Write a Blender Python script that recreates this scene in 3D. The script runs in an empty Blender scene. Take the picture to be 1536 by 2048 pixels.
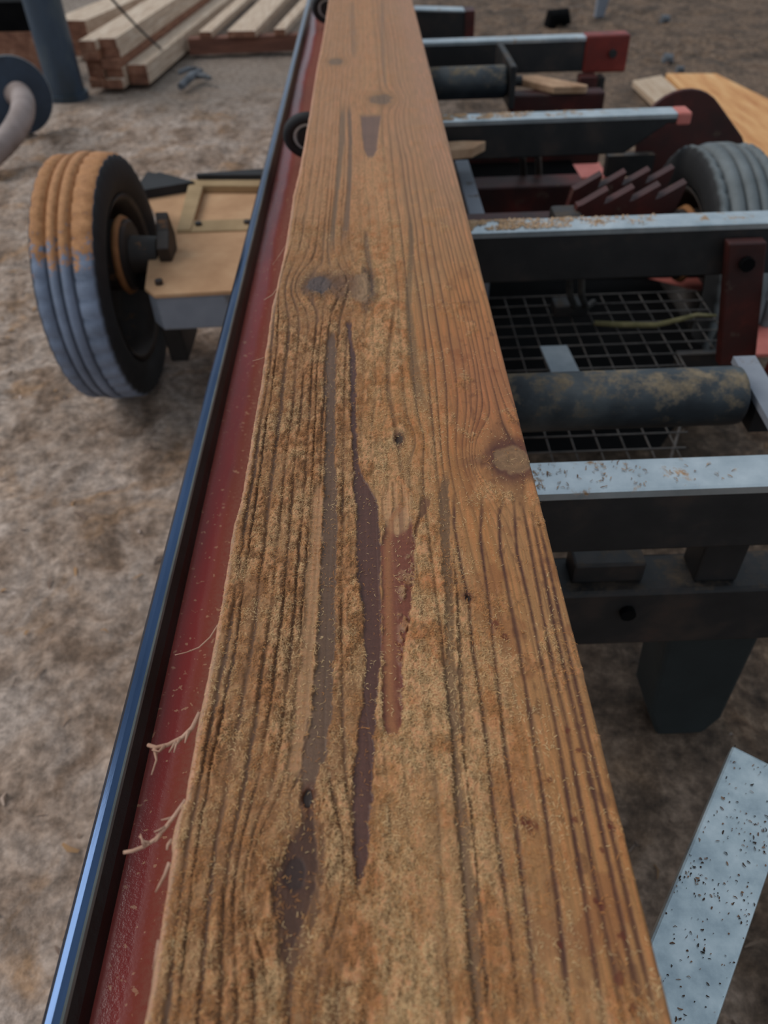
import bpy, math, random
import numpy as np
from mathutils import Matrix, Vector

# ------------------------------------------------------------------ camera, sky, light
SC = bpy.context.scene
F, CX, CY, CAMZ = 1540.0, 768.0, 1024.0, 1.28          # focal length and centre for a 1536 x 2048 frame
R = np.array([[0.99934696, 0.03611268, -0.0012351],
              [-0.02534231, 0.67611365, -0.7363614],
              [-0.02575691, 0.73591182, 0.6765873]])
cam_data = bpy.data.cameras.new('camera')
cam = bpy.data.objects.new('camera', cam_data)
SC.collection.objects.link(cam)
M4 = Matrix.Identity(4)
for i in range(3):
    for j in range(3):
        M4[i][j] = R[i, j]
M4.translation = (0, 0, CAMZ)
cam.matrix_world = M4
cam_data.sensor_fit = 'HORIZONTAL'
cam_data.sensor_width = 36.0
cam_data.lens = 36.0 * F / 1536.0
cam_data.clip_start = 0.02
cam_data.clip_end = 200
cam_data.dof.use_dof = True
cam_data.dof.focus_distance = 0.66
cam_data.dof.aperture_fstop = 8.0
SC.camera = cam

world = bpy.data.worlds.new('sky')
SC.world = world
world.use_nodes = True
bg = world.node_tree.nodes['Background']
bg.inputs['Color'].default_value = (0.74, 0.87, 1.0, 1)
bg.inputs['Strength'].default_value = 0.62
sun_d = bpy.data.lights.new('sun', 'SUN')
sun_d.energy = 1.6
sun_d.angle = math.radians(40)
sun_d.color = (1.0, 0.965, 0.92)
sun = bpy.data.objects.new('sun', sun_d)
sun.rotation_euler = (math.radians(-10), math.radians(-42), 0)
SC.collection.objects.link(sun)
SC.view_settings.view_transform = 'Standard'
SC.view_settings.look = 'None'
SC.view_settings.gamma = 1.0
SC.view_settings.use_curve_mapping = False
SC.view_settings.exposure = -0.18

rnd = random.Random(7)
rng = np.random.default_rng(11)


def ground_point(x, y, z):
    """Photo measurement -> board/floor plane coordinates at height z."""
    d = R @ np.array([(x - CX) / F, -(y - CY) / F, -1.0])
    t = (z - CAMZ) / d[2]
    return np.array([d[0] * t, d[1] * t])


# ------------------------------------------------------------------ materials
def lin(c):
    return tuple(((v / 255) / 12.92 if v / 255 <= 0.04045 else ((v / 255 + 0.055) / 1.055) ** 2.4) for v in c) + (1,)


def new_mat(name):
    m = bpy.data.materials.new(name)
    m.use_nodes = True
    nt = m.node_tree
    return m, nt, nt.nodes['Principled BSDF']


def N(nt, kind, **kw):
    n = nt.nodes.new(kind)
    for k, v in kw.items():
        setattr(n, k, v)
    return n


def noise(nt, co, scale, detail=5, rough=0.6, stretch=None, dist=0):
    n = N(nt, 'ShaderNodeTexNoise')
    n.inputs['Scale'].default_value = scale
    n.inputs['Detail'].default_value = detail
    n.inputs['Roughness'].default_value = rough
    n.inputs['Distortion'].default_value = dist
    if stretch:
        mp = N(nt, 'ShaderNodeMapping')
        mp.inputs['Scale'].default_value = stretch
        nt.links.new(co, mp.inputs['Vector'])
        co = mp.outputs['Vector']
    nt.links.new(co, n.inputs['Vector'])
    return n.outputs['Fac']


def ramp(nt, fac, stops, interp='LINEAR'):
    r = N(nt, 'ShaderNodeValToRGB')
    r.color_ramp.interpolation = interp
    el = r.color_ramp.elements
    while len(el) < len(stops):
        el.new(0.5)
    for e, (p, c) in zip(el, stops):
        e.position = p
        e.color = c if len(c) == 4 else lin(c)
    nt.links.new(fac, r.inputs['Fac'])
    return r.outputs['Color']


def mix(nt, fac, a, b, mode='MIX'):
    m = N(nt, 'ShaderNodeMix', data_type='RGBA', blend_type=mode)
    for sock, v in ((m.inputs['Factor'], fac), (m.inputs['A'], a), (m.inputs['B'], b)):
        if hasattr(v, 'links') or hasattr(v, 'is_linked'):
            nt.links.new(v, sock)
        else:
            sock.default_value = v
    return m.outputs['Result']


def math_n(nt, op, a, b=0.0, clamp=False):
    m = N(nt, 'ShaderNodeMath', operation=op, use_clamp=clamp)
    for i, v in enumerate((a, b)):
        if isinstance(v, (int, float)):
            m.inputs[i].default_value = v
        else:
            nt.links.new(v, m.inputs[i])
    return m.outputs[0]


def bump(nt, bsdf, h, strength=0.4, dist=0.004):
    b = N(nt, 'ShaderNodeBump')
    b.inputs['Strength'].default_value = strength
    b.inputs['Distance'].default_value = dist
    nt.links.new(h, b.inputs['Height'])
    nt.links.new(b.outputs['Normal'], bsdf.inputs['Normal'])


W = (0, 0, 0, 1), (1, 1, 1, 1)


def surf(name, stops, scale=8, rough=0.6, metal=0.0, dust=None, dust_scale=20, dust_lo=0.5, dust_hi=0.62,
         bump_s=0.25, stretch=None, detail=6, up=0.0, spec=0.5):
    """Mottled paint / metal / wood; dust = colour of sawdust lying on it in patches (more on level faces with up)."""
    m, nt, b = new_mat(name)
    co = N(nt, 'ShaderNodeNewGeometry').outputs['Position']
    f = noise(nt, co, scale, detail, 0.62, stretch)
    col = ramp(nt, f, stops)
    b.inputs['Roughness'].default_value = rough
    b.inputs['Metallic'].default_value = metal
    b.inputs['Specular IOR Level'].default_value = spec
    f2 = noise(nt, co, scale * 7, 4, 0.65, stretch)
    if dust:
        d = noise(nt, co, dust_scale, 6, 0.7)
        if up:
            sx = N(nt, 'ShaderNodeSeparateXYZ')
            nt.links.new(N(nt, 'ShaderNodeNewGeometry').outputs['Normal'], sx.inputs[0])
            d = math_n(nt, 'ADD', d, math_n(nt, 'MULTIPLY', math_n(nt, 'SUBTRACT', sx.outputs['Z'], 0.8), up))
        mask = ramp(nt, d, [(dust_lo, W[0]), (dust_hi, W[1])])
        dc = ramp(nt, f2, [(0.3, tuple(int(c * 0.75) for c in dust)), (0.7, dust)])
        col = mix(nt, mask, col, dc)
        b.inputs['Metallic'].default_value = 0
        inv = ramp(nt, mask, [(0, (metal,) * 3 + (1,)), (1, W[0])])
        nt.links.new(inv, b.inputs['Metallic'])
        rr = ramp(nt, mask, [(0, (rough,) * 3 + (1,)), (1, (0.95,) * 3 + (1,))])
        nt.links.new(rr, b.inputs['Roughness'])
    nt.links.new(col, b.inputs['Base Color'])
    if bump_s:
        bump(nt, b, f2, bump_s, 0.003)
    return m


MAT = {}
MAT['red'] = surf('red_paint', [(0.3, (120, 30, 16)), (0.55, (150, 38, 20)), (0.75, (168, 58, 40))], 6, 0.42)
MAT['red_cap'] = surf('shaded_red_paint', [(0.3, (84, 26, 18)), (0.55, (122, 36, 24)), (0.75, (158, 62, 48))], 9, 0.5)  # end cap red with its shadows darkened into the colour
MAT['red_dark'] = surf('shaded_dusty_red_paint', [(0.3, (34, 16, 14)), (0.55, (66, 22, 16)), (0.75, (106, 34, 24))], 7, 0.55,
                       dust=(105, 86, 70), dust_lo=0.6, dust_hi=0.74)  # red darkened to carry the machine's shadows, dust patches on top
MAT['red_pink'] = surf('faded_red_paint', [(0.3, (176, 88, 78)), (0.7, (205, 120, 108))], 9, 0.6)
MAT['black'] = surf('grimy_black_steel', [(0.3, (19, 19, 20)), (0.52, (34, 32, 32)), (0.66, (56, 46, 41)), (0.78, (74, 46, 38))], 9, 0.55,
                    dust=(98, 82, 66), dust_lo=0.53, dust_hi=0.70, up=0.2)
MAT['steel'] = surf('worn_stainless_steel', [(0.3, (164, 176, 182)), (0.55, (196, 204, 208)), (0.75, (218, 224, 226))], 14, 0.32, 0.75,
                    dust=(176, 138, 100), dust_lo=0.58, dust_hi=0.66, dust_scale=26, bump_s=0.06)
MAT['galv'] = surf('galvanised_steel', [(0.3, (156, 170, 178)), (0.5, (190, 202, 206)), (0.7, (216, 224, 226))], 26, 0.42, 0.7,
                   bump_s=0.08)
MAT['rail'] = surf('oiled_rail_steel', [(0.3, (56, 72, 98)), (0.6, (78, 100, 134)), (0.8, (126, 148, 176))], 16, 0.14, 0.95,
                   stretch=(1, 0.12, 1), bump_s=0.03, spec=1.0)
MAT['rail_shadow'] = surf('rail_side_shadow', [(0.3, (12, 13, 15)), (0.7, (34, 36, 40))], 12, 0.4)  # black stands in for the shadow under the rail edge
MAT['rail_lip'] = surf('pale_rail_edge', [(0.3, (70, 84, 92)), (0.6, (150, 162, 160)), (0.75, (190, 198, 192))], 18, 0.35, 0.5, stretch=(1, .2, 1), bump_s=0.05)  # paler tone along the rail's inner edge
MAT['roller'] = surf('muddy_black_roller', [(0.3, (30, 35, 40)), (0.55, (54, 61, 66)), (0.75, (84, 90, 92))], 9, 0.5,
                     dust=(136, 120, 98), dust_lo=0.47, dust_hi=0.62, dust_scale=24, up=0.10)
MAT['rubber'] = surf('black_rubber', [(0.3, (22, 22, 24)), (0.7, (44, 44, 46))], 9, 0.75)
MAT['hose'] = surf('dusty_grey_hose', [(0.3, (118, 100, 92)), (0.7, (168, 150, 144))], 7, 0.6)
MAT['flange'] = surf('dark_blue_steel', [(0.3, (22, 30, 42)), (0.7, (44, 58, 76))], 6, 0.5)
MAT['pale'] = surf('pale_grey_steel', [(0.3, (170, 172, 170)), (0.7, (205, 205, 200))], 10, 0.5)
MAT['post'] = surf('weathered_blue_paint', [(0.3, (40, 46, 46)), (0.5, (54, 68, 84)), (0.7, (92, 100, 98))], 3.2, 0.5,
                   stretch=(1, 1, 0.4))
MAT['sawdust_panel'] = surf('sawdust_covered_steel', [(0.3, (172, 130, 94)), (0.55, (194, 152, 114)), (0.75, (208, 170, 132))], 7, 0.95, bump_s=0.4)
MAT['dust_frame'] = surf('dusty_angle_iron', [(0.3, (150, 124, 88)), (0.7, (178, 150, 112))], 10, 0.9, bump_s=0.3)
MAT['axle'] = surf('grey_blue_painted_steel', [(0.3, (112, 116, 126)), (0.7, (146, 150, 158))], 5, 0.6, dust=(110, 92, 80), dust_lo=0.58, dust_hi=0.72)
MAT['lumber'] = surf('fresh_sawn_lumber', [(0.3, (182, 154, 130)), (0.55, (208, 184, 160)), (0.75, (226, 208, 188))], 7, 0.8,
                     stretch=(6, 0.6, 6))
MAT['lumber_brown'] = surf('brown_sawn_lumber', [(0.3, (116, 72, 52)), (0.55, (150, 102, 76)), (0.75, (172, 126, 98))], 9, 0.85,
                           stretch=(5, 0.8, 5))
MAT['end_grain'] = surf('rough_end_grain', [(0.3, (104, 66, 50)), (0.55, (146, 100, 78)), (0.75, (176, 136, 112))], 16, 0.9)
MAT['bearer'] = surf('rusty_brown_timber', [(0.3, (92, 58, 46)), (0.7, (132, 86, 68))], 7, 0.85, stretch=(0.6, 5, 5))
MAT['ply'] = surf('orange_pine_board', [(0.3, (190, 124, 70)), (0.5, (216, 158, 100)), (0.72, (232, 186, 132))], 3, 0.75, stretch=(6, 0.8, 4))
MAT['ply_grey'] = surf('greyed_pine_board', [(0.3, (170, 140, 112)), (0.7, (206, 184, 160))], 5, 0.8, stretch=(6, 0.8, 4))
MAT['debris'] = surf('grey_debris', [(0.3, (60, 62, 66)), (0.7, (124, 128, 134))], 14, 0.7)
MAT['dark_obj'] = surf('dark_plastic_and_shade', [(0.3, (6, 6, 7)), (0.7, (17, 16, 16))], 14, 0.8, spec=0.08)  # dark and dull enough for the sheets below the mesh to paint shade
MAT['hose_dark'] = surf('dusty_black_hose', [(0.3, (30, 32, 34)), (0.7, (92, 90, 86))], 14, 0.5)
MAT['cable'] = surf('black_cable', [(0.3, (22, 22, 26)), (0.7, (44, 44, 50))], 10, 0.6)
MAT['stick'] = surf('green_barked_stick', [(0.3, (98, 92, 56)), (0.6, (134, 124, 84)), (0.8, (160, 146, 112))], 30, 0.85)
MAT['bark'] = surf('pale_wood_offcut', [(0.3, (150, 112, 82)), (0.7, (204, 168, 136))], 14, 0.85)
MAT['leg'] = surf('dark_green_black_steel', [(0.3, (22, 27, 27)), (0.7, (40, 46, 46))], 6, 0.65)
MAT['splinter'] = surf('torn_wood_fibre', [(0.3, (160, 118, 94)), (0.7, (204, 164, 140))], 60, 0.85)
MAT['mesh'] = surf('rusty_wire', [(0.3, (60, 55, 52)), (0.7, (112, 104, 98))], 20, 0.6)
MAT['tag'] = surf('pale_metal_tag', [(0.3, (150, 160, 168)), (0.7, (182, 190, 196))], 20, 0.5, 0.3)
MAT['rim'] = surf('dark_wheel_steel', [(0.3, (24, 21, 20)), (0.7, (62, 50, 42))], 9, 0.6, dust=(150, 104, 66), dust_lo=0.6, dust_hi=0.72)
MAT['rust'] = surf('orange_dusty_rim_lip', [(0.3, (128, 84, 46)), (0.7, (170, 116, 70))], 16, 0.8)


def main_beam_mat():
    """Red paint with a film of pale sawdust lying towards the timber and thick specks in it."""
    m, nt, b = new_mat('dusty_red_beam_paint')
    geo = N(nt, 'ShaderNodeNewGeometry')
    co = geo.outputs['Position']
    base = ramp(nt, noise(nt, co, 9, 5, 0.6, (1, 0.25, 1)), [(0.3, (92, 14, 4)), (0.55, (124, 20, 5)), (0.75, (138, 34, 14))])
    sx = N(nt, 'ShaderNodeSeparateXYZ')
    nt.links.new(co, sx.inputs[0])
    wob = noise(nt, co, 5, 4, 0.6, (1, 0.4, 1))
    x = math_n(nt, 'ADD', sx.outputs['X'], math_n(nt, 'MULTIPLY', wob, 0.03))
    film = N(nt, 'ShaderNodeMapRange')
    nt.links.new(x, film.inputs[0])
    for i, v in ((1, -0.184), (2, -0.164), (3, 0.0), (4, 0.85)):
        film.inputs[i].default_value = v
    edge = N(nt, 'ShaderNodeMapRange')
    nt.links.new(x, edge.inputs[0])
    for i, v in ((1, -0.196), (2, -0.206), (3, 0.0), (4, 0.35)):
        edge.inputs[i].default_value = v
    fm = math_n(nt, 'ADD', film.outputs[0], edge.outputs[0], True)
    fine = noise(nt, co, 240, 3, 0.7)
    fm = math_n(nt, 'MULTIPLY', fm, ramp(nt, fine, [(0.3, (0.55,) * 3 + (1,)), (0.6, W[1])]))
    col = mix(nt, fm, base, lin((128, 76, 60)))
    sp = ramp(nt, noise(nt, co, 170, 2, 0.5), [(0.66, W[0]), (0.71, W[1])])
    sp = math_n(nt, 'MULTIPLY', sp, 0.55)
    col = mix(nt, sp, col, lin((178, 136, 104)))
    nt.links.new(col, b.inputs['Base Color'])
    nt.links.new(ramp(nt, fm, [(0, (0.16,) * 3 + (1,)), (0.4, (0.85,) * 3 + (1,))]), b.inputs['Roughness'])
    b.inputs['Specular IOR Level'].default_value = 0.4
    bump(nt, b, fine, 0.15, 0.002)
    return m


MAT['beam'] = main_beam_mat()


def tyre_mat(name, dusty, tone):
    """Worn tyre rubber; dusty = level above which orange sawdust sits on the tread."""
    m, nt, b = new_mat(name)
    geo = N(nt, 'ShaderNodeNewGeometry')
    co = geo.outputs['Position']
    f = noise(nt, co, 12, 6, 0.65)
    tread = ramp(nt, f, [(0.3, tuple(int(c * 0.78) for c in tone)), (0.7, tone)])
    wall = ramp(nt, f, [(0.3, (20, 20, 22)), (0.62, (34, 33, 34)), (0.8, (70, 58, 48))])
    at = N(nt, 'ShaderNodeAttribute', attribute_name='tread')
    col = mix(nt, at.outputs['Fac'], wall, tread)
    b.inputs['Roughness'].default_value = 0.75
    if dusty:
        sx = N(nt, 'ShaderNodeSeparateXYZ')
        nt.links.new(co, sx.inputs[0])
        j = math_n(nt, 'MULTIPLY', math_n(nt, 'SUBTRACT', noise(nt, co, 30, 6, 0.8), 0.5), 0.36)
        h = math_n(nt, 'ADD', sx.outputs['Z'], j)
        mk = N(nt, 'ShaderNodeMapRange')
        nt.links.new(h, mk.inputs[0])
        for i, v in ((1, dusty - 0.012), (2, dusty + 0.012), (3, 0.0), (4, 1.0)):
            mk.inputs[i].default_value = v
        mask = math_n(nt, 'MULTIPLY', mk.outputs[0], math_n(nt, 'GREATER_THAN', at.outputs['Fac'], 0.3))
        dc = ramp(nt, noise(nt, co, 60, 4, 0.7), [(0.3, (158, 106, 64)), (0.7, (194, 138, 90))])
        col = mix(nt, mask, col, dc)
    nt.links.new(col, b.inputs['Base Color'])
    bump(nt, b, noise(nt, co, 160, 4, 0.7), 0.3, 0.003)
    return m


MAT['tyre_left'] = tyre_mat('tyre_rubber_with_sawdust', 0.515, (136, 148, 170))
MAT['tyre_right'] = tyre_mat('worn_grey_tyre_rubber', None, (120, 126, 128))


def floor_mat():
    m, nt, b = new_mat('sawdust_and_bark_floor')
    co = N(nt, 'ShaderNodeNewGeometry').outputs['Position']
    a = noise(nt, co, 5.5, 7, 0.66, (1.0, 0.75, 1.0), 0.5)
    c1 = ramp(nt, a, [(0.26, (100, 82, 68)), (0.38, (152, 126, 106)), (0.48, (188, 164, 146)), (0.60, (208, 188, 174)), (0.8, (178, 152, 132))])
    t = ramp(nt, noise(nt, co, 4.2, 5, 0.6, None, 0.8), [(0.54, W[0]), (0.68, W[1])])
    c1 = mix(nt, math_n(nt, 'MULTIPLY', t, 0.75), c1, lin((184, 142, 102)))
    fine = noise(nt, co, 38, 5, 0.72)
    c1 = mix(nt, 0.8, c1, ramp(nt, fine, [(0.30, (96, 92, 88)), (0.46, (180, 176, 172)), (0.66, (255, 252, 250))]), 'MULTIPLY')
    sx = N(nt, 'ShaderNodeSeparateXYZ')
    nt.links.new(co, sx.inputs[0])
    # bare trodden earth right of the machine and far down the yard, fresh sawdust to the left
    e = math_n(nt, 'ADD', sx.outputs['X'], math_n(nt, 'MULTIPLY', noise(nt, co, 0.9, 5, 0.6), 1.4))
    em = N(nt, 'ShaderNodeMapRange')
    nt.links.new(e, em.inputs[0])
    for i, v in ((1, 0.5), (2, 1.3), (3, 0.0), (4, 1.0)):
        em.inputs[i].default_value = v
    earth = ramp(nt, fine, [(0.3, (60, 50, 42)), (0.5, (98, 84, 72)), (0.68, (134, 118, 104)), (0.8, (160, 146, 132))])
    earth = mix(nt, 0.75, earth, ramp(nt, a, [(0.34, (110, 100, 92)), (0.46, (190, 176, 164)), (0.56, (255, 240, 226)), (0.66, (210, 180, 150))]), 'MULTIPLY')
    earth = mix(nt, 1.0, earth, (1.25, 1.2, 1.15, 1), 'MULTIPLY')
    col = mix(nt, em.outputs[0], c1, earth)
    g = math_n(nt, 'ADD', sx.outputs['Y'], math_n(nt, 'MULTIPLY', noise(nt, co, 1.1, 5, 0.6), 2.0))
    gm = N(nt, 'ShaderNodeMapRange')
    nt.links.new(g, gm.inputs[0])
    for i, v in ((1, 5.6), (2, 6.6), (3, 0.0), (4, 0.8)):
        gm.inputs[i].default_value = v
    grey = ramp(nt, fine, [(0.3, (94, 82, 72)), (0.55, (136, 122, 110)), (0.75, (172, 160, 148))])
    col = mix(nt, math_n(nt, 'MULTIPLY', gm.outputs[0], math_n(nt, 'SUBTRACT', 1.0, em.outputs[0])), col, grey)
    nt.links.new(col, b.inputs['Base Color'])
    b.inputs['Roughness'].default_value = 0.95
    bump(nt, b, fine, 0.6, 0.012)
    return m


MAT['floor'] = floor_mat()


def attr_mat(name, fine_scale=900, rough=0.8, bump_s=0.35):
    m, nt, b = new_mat(name)
    at = N(nt, 'ShaderNodeAttribute', attribute_name='col')
    co = N(nt, 'ShaderNodeNewGeometry').outputs['Position']
    f = noise(nt, co, fine_scale, 3, 0.7)
    v = ramp(nt, f, [(0.28, (96, 96, 96)), (0.5, (128, 128, 128)), (0.75, (168, 166, 160))])
    col = mix(nt, 0.55, at.outputs['Color'], v, 'OVERLAY')
    nt.links.new(col, b.inputs['Base Color'])
    rg = N(nt, 'ShaderNodeAttribute', attribute_name='rough')
    nt.links.new(rg.outputs['Fac'], b.inputs['Roughness'])
    b.inputs['Specular IOR Level'].default_value = 0.35
    if bump_s:
        bump(nt, b, f, bump_s, 0.0008)
    return m


def chip_mat():
    m, nt, b = new_mat('sawdust_fibres')
    at = N(nt, 'ShaderNodeAttribute', attribute_name='col')
    nt.links.new(at.outputs['Color'], b.inputs['Base Color'])
    b.inputs['Roughness'].default_value = 0.85
    b.inputs['Specular IOR Level'].default_value = 0.25
    return m


MAT['cant'] = attr_mat('larch_timber')
MAT['chips'] = chip_mat()

# ------------------------------------------------------------------ mesh helpers
COL = SC.collection
WPOS = {}


class MB:
    def __init__(self):
        self.v, self.f = [], []

    def add(self, verts, faces):
        o = len(self.v)
        self.v += [tuple(map(float, p)) for p in verts]
        self.f += [tuple(i + o for i in q) for q in faces]
        return self

    def box(self, x0, x1, y0, y1, z0, z1):
        p = [(x, y, z) for z in (z0, z1) for y in (y0, y1) for x in (x0, x1)]
        return self.add(p, [(0, 2, 3, 1), (4, 5, 7, 6), (0, 1, 5, 4), (2, 6, 7, 3), (0, 4, 6, 2), (1, 3, 7, 5)])

    def obox(self, c, u, v, w, hu, hv, hw):
        c, u, v, w = map(np.array, (c, u, v, w))
        p = [c + a * u * hu + b * v * hv + d * w * hw for d in (-1, 1) for b in (-1, 1) for a in (-1, 1)]
        return self.add(p, [(0, 2, 3, 1), (4, 5, 7, 6), (0, 1, 5, 4), (2, 6, 7, 3), (0, 4, 6, 2), (1, 3, 7, 5)])

    def prism(self, poly, axis, a0, a1):
        """poly in the plane normal to axis (x: (y,z), y: (x,z), z: (x,y)), extruded a0..a1."""
        def P(q, a):
            return {'x': (a, q[0], q[1]), 'y': (q[0], a, q[1]), 'z': (q[0], q[1], a)}[axis]
        n = len(poly)
        vs = [P(q, a0) for q in poly] + [P(q, a1) for q in poly]
        fs = [tuple(range(n)), tuple(range(2 * n - 1, n - 1, -1))]
        fs += [(i, n + i, n + (i + 1) % n, (i + 1) % n) for i in range(n)]
        return self.add(vs, fs)

    def tube(self, path, rad, seg=12, cap=True):
        path = [np.array(p, float) for p in path]
        n = len(path)
        rads = rad if hasattr(rad, '__len__') else [rad] * n
        up = np.array([0.13, 0.31, 0.94])
        vs, fs = [], []
        for i, p in enumerate(path):
            t = path[min(i + 1, n - 1)] - path[max(i - 1, 0)]
            t = t / np.linalg.norm(t)
            a = np.cross(t, up)
            a /= np.linalg.norm(a)
            b = np.cross(a, t)
            up = b
            for k in range(seg):
                th = 2 * math.pi * k / seg
                vs.append(p + rads[i] * (math.cos(th) * a + math.sin(th) * b))
        for i in range(n - 1):
            for k in range(seg):
                k2 = (k + 1) % seg
                fs.append((i * seg + k, i * seg + k2, (i + 1) * seg + k2, (i + 1) * seg + k))
        if cap:
            fs.append(tuple(range(seg - 1, -1, -1)))
            fs.append(tuple((n - 1) * seg + k for k in range(seg)))
        return self.add(vs, fs)

    def lathe_x(self, c, prof, seg=96, mod=None):
        """Revolve prof [(x, r)] round the x axis through c."""
        n = len(prof)
        vs, fs = [], []
        for k in range(seg):
            th = 2 * math.pi * k / seg
            for j, (x, r) in enumerate(prof):
                rr = r - (mod(k, j) if mod else 0)
                vs.append((c[0] + x, c[1] + rr * math.cos(th), c[2] + rr * math.sin(th)))
        for k in range(seg):
            k2 = (k + 1) % seg
            for j in range(n - 1):
                fs.append((k * n + j, k * n + j + 1, k2 * n + j + 1, k2 * n + j))
        return self.add(vs, fs)

    def build(self, name, mat, parent=None, smooth=False, bevel=0.0):
        me = bpy.data.meshes.new(name)
        vs = np.array(self.v)
        c = (vs.min(0) + vs.max(0)) / 2
        if parent is None:
            c[2] = vs[:, 2].min()
        me.from_pydata((vs - c).tolist(), [], self.f)
        me.materials.append(MAT[mat])
        if smooth:
            me.shade_smooth()
        o = bpy.data.objects.new(name, me)
        COL.objects.link(o)
        place(o, c, parent)
        if bevel:
            bv = o.modifiers.new('bevel', 'BEVEL')
            bv.width = bevel
            bv.segments = 2
            bv.limit_method = 'ANGLE'
        return o


def place(o, c, parent=None):
    WPOS[o.name] = np.array(c, float)
    if parent is not None:
        o.parent = parent
        o.location = tuple(np.array(c) - WPOS[parent.name])
    else:
        o.location = tuple(c)


def empty(name, loc):
    o = bpy.data.objects.new(name, None)
    COL.objects.link(o)
    place(o, loc)
    return o


def tag(o, label=None, cat=None, group=None, kind=None):
    for k, v in (('label', label), ('category', cat), ('group', group), ('kind', kind)):
        if v:
            o[k] = v
    return o


# ------------------------------------------------------------------ numpy noise
def vnoise(x, y, seed=0):
    x0, y0 = np.floor(x).astype(np.int64), np.floor(y).astype(np.int64)
    fx, fy = x - x0, y - y0
    fx, fy = fx * fx * (3 - 2 * fx), fy * fy * (3 - 2 * fy)

    def h(i, j):
        n = (i * 374761393 + j * 668265263 + seed * 974634777) & 0xffffffff
        n = ((n ^ (n >> 13)) * 1274126177) & 0xffffffff
        n = (n ^ (n >> 16)) & 0xffffffff
        return n / 4294967295.0
    return (h(x0, y0) * (1 - fx) + h(x0 + 1, y0) * fx) * (1 - fy) + (h(x0, y0 + 1) * (1 - fx) + h(x0 + 1, y0 + 1) * fx) * fy


def fbm(x, y, seed=0, oct=4, gain=0.55):
    s, a, t = 0, 1.0, 0
    for o in range(oct):
        s = s + a * vnoise(x * 2 ** o, y * 2 ** o, seed + o * 17)
        t += a
        a *= gain
    return s / t


def sstep(a, b, x):
    t = np.clip((x - a) / (b - a), 0, 1)
    return t * t * (3 - 2 * t)


# ------------------------------------------------------------------ floor
def make_floor():
    xs = np.concatenate([np.linspace(-9, -2.6, 40)[:-1], np.linspace(-2.6, 2.4, 260), np.linspace(2.4, 9, 40)[1:]])
    ys = np.concatenate([np.linspace(-4, 0, 30)[:-1], np.linspace(0, 3.6, 230), np.linspace(3.6, 9, 190)[1:], np.linspace(9, 40, 40)[1:]])
    X, Y = np.meshgrid(xs, ys)
    Z = 0.055 * (fbm(X * 2.1, Y * 2.1, 3, 4) - 0.5) + 0.05 * (fbm(X * 9, Y * 9, 5, 3) - 0.5) + 0.018 * (fbm(X * 34, Y * 34, 9, 2) - 0.5)
    Z -= 0.012
    for (wx, wy) in ((-0.74, 2.03), (0.90, 2.0), (0.53, 0.76), (-1.86, 5.3)):
        k = np.exp(-((X - wx) ** 2 + (Y - wy) ** 2) / 0.03)
        Z = Z * (1 - k) + k * (-0.004)
    k = sstep(5.0, 5.3, Y) * sstep(-2.9, -2.6, X) * (1 - sstep(-0.3, 0.0, X))
    Z = Z * (1 - 0.85 * k) - 0.02 * k
    k = sstep(1.3, 1.6, X) * sstep(3.0, 3.3, Y) * (1 - sstep(5.3, 5.6, Y))
    Z = Z * (1 - 0.85 * k) - 0.02 * k
    ny, nx = X.shape
    me = bpy.data.meshes.new('floor')
    idx = np.arange(ny * nx).reshape(ny, nx)
    q = np.stack([idx[:-1, :-1], idx[:-1, 1:], idx[1:, 1:], idx[1:, :-1]], -1).reshape(-1, 4)
    me.from_pydata(np.stack([X, Y, Z], -1).reshape(-1, 3).tolist(), [], q.tolist())
    me.materials.append(MAT['floor'])
    me.shade_smooth()
    o = bpy.data.objects.new('floor', me)
    COL.objects.link(o)
    tag(o, 'earth floor covered in pinkish brown sawdust and bark', None, None, 'structure')


make_floor()

# ------------------------------------------------------------------ the sawmill
mill = empty('portable_sawmill', (0.0, 1.6, 0.0))
tag(mill, 'red and black portable sawmill bed on rubber tyres with steel bunks', 'sawmill')
RT = 0.68                                              # level of the bunk tops

b = MB().box(-0.2445, -0.085, -1.0, 7.2, 0.47, 0.655)
main_beam = b.build('main_beam', 'beam', mill, bevel=0.012)
tag(main_beam, 'red painted main beam filmed with sawdust')
rail = MB().prism([(-0.246, 0.630), (-0.246, 0.670), (-0.2445, 0.676), (-0.241, 0.6795), (-0.236, 0.681), (-0.2305, 0.6805), (-0.2305, 0.630)], 'y', -1.0, 7.2).build('track_rail', 'rail', mill)
tag(rail, 'shiny dark bluish steel track rail')
MB().prism([(-0.2305, 0.650), (-0.2305, 0.6805), (-0.2288, 0.6795), (-0.2276, 0.677), (-0.2276, 0.650)], 'y', -1.0, 7.2).build('rail_edge', 'rail_lip', rail)
MB().prism([(-0.2276, 0.650), (-0.2276, 0.6765), (-0.2225, 0.668), (-0.2180, 0.650)], 'y', -1.0, 7.2).build('rail_shadow_strip', 'rail_shadow', rail)  # shadow beside the rail, built as a black wedge


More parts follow.
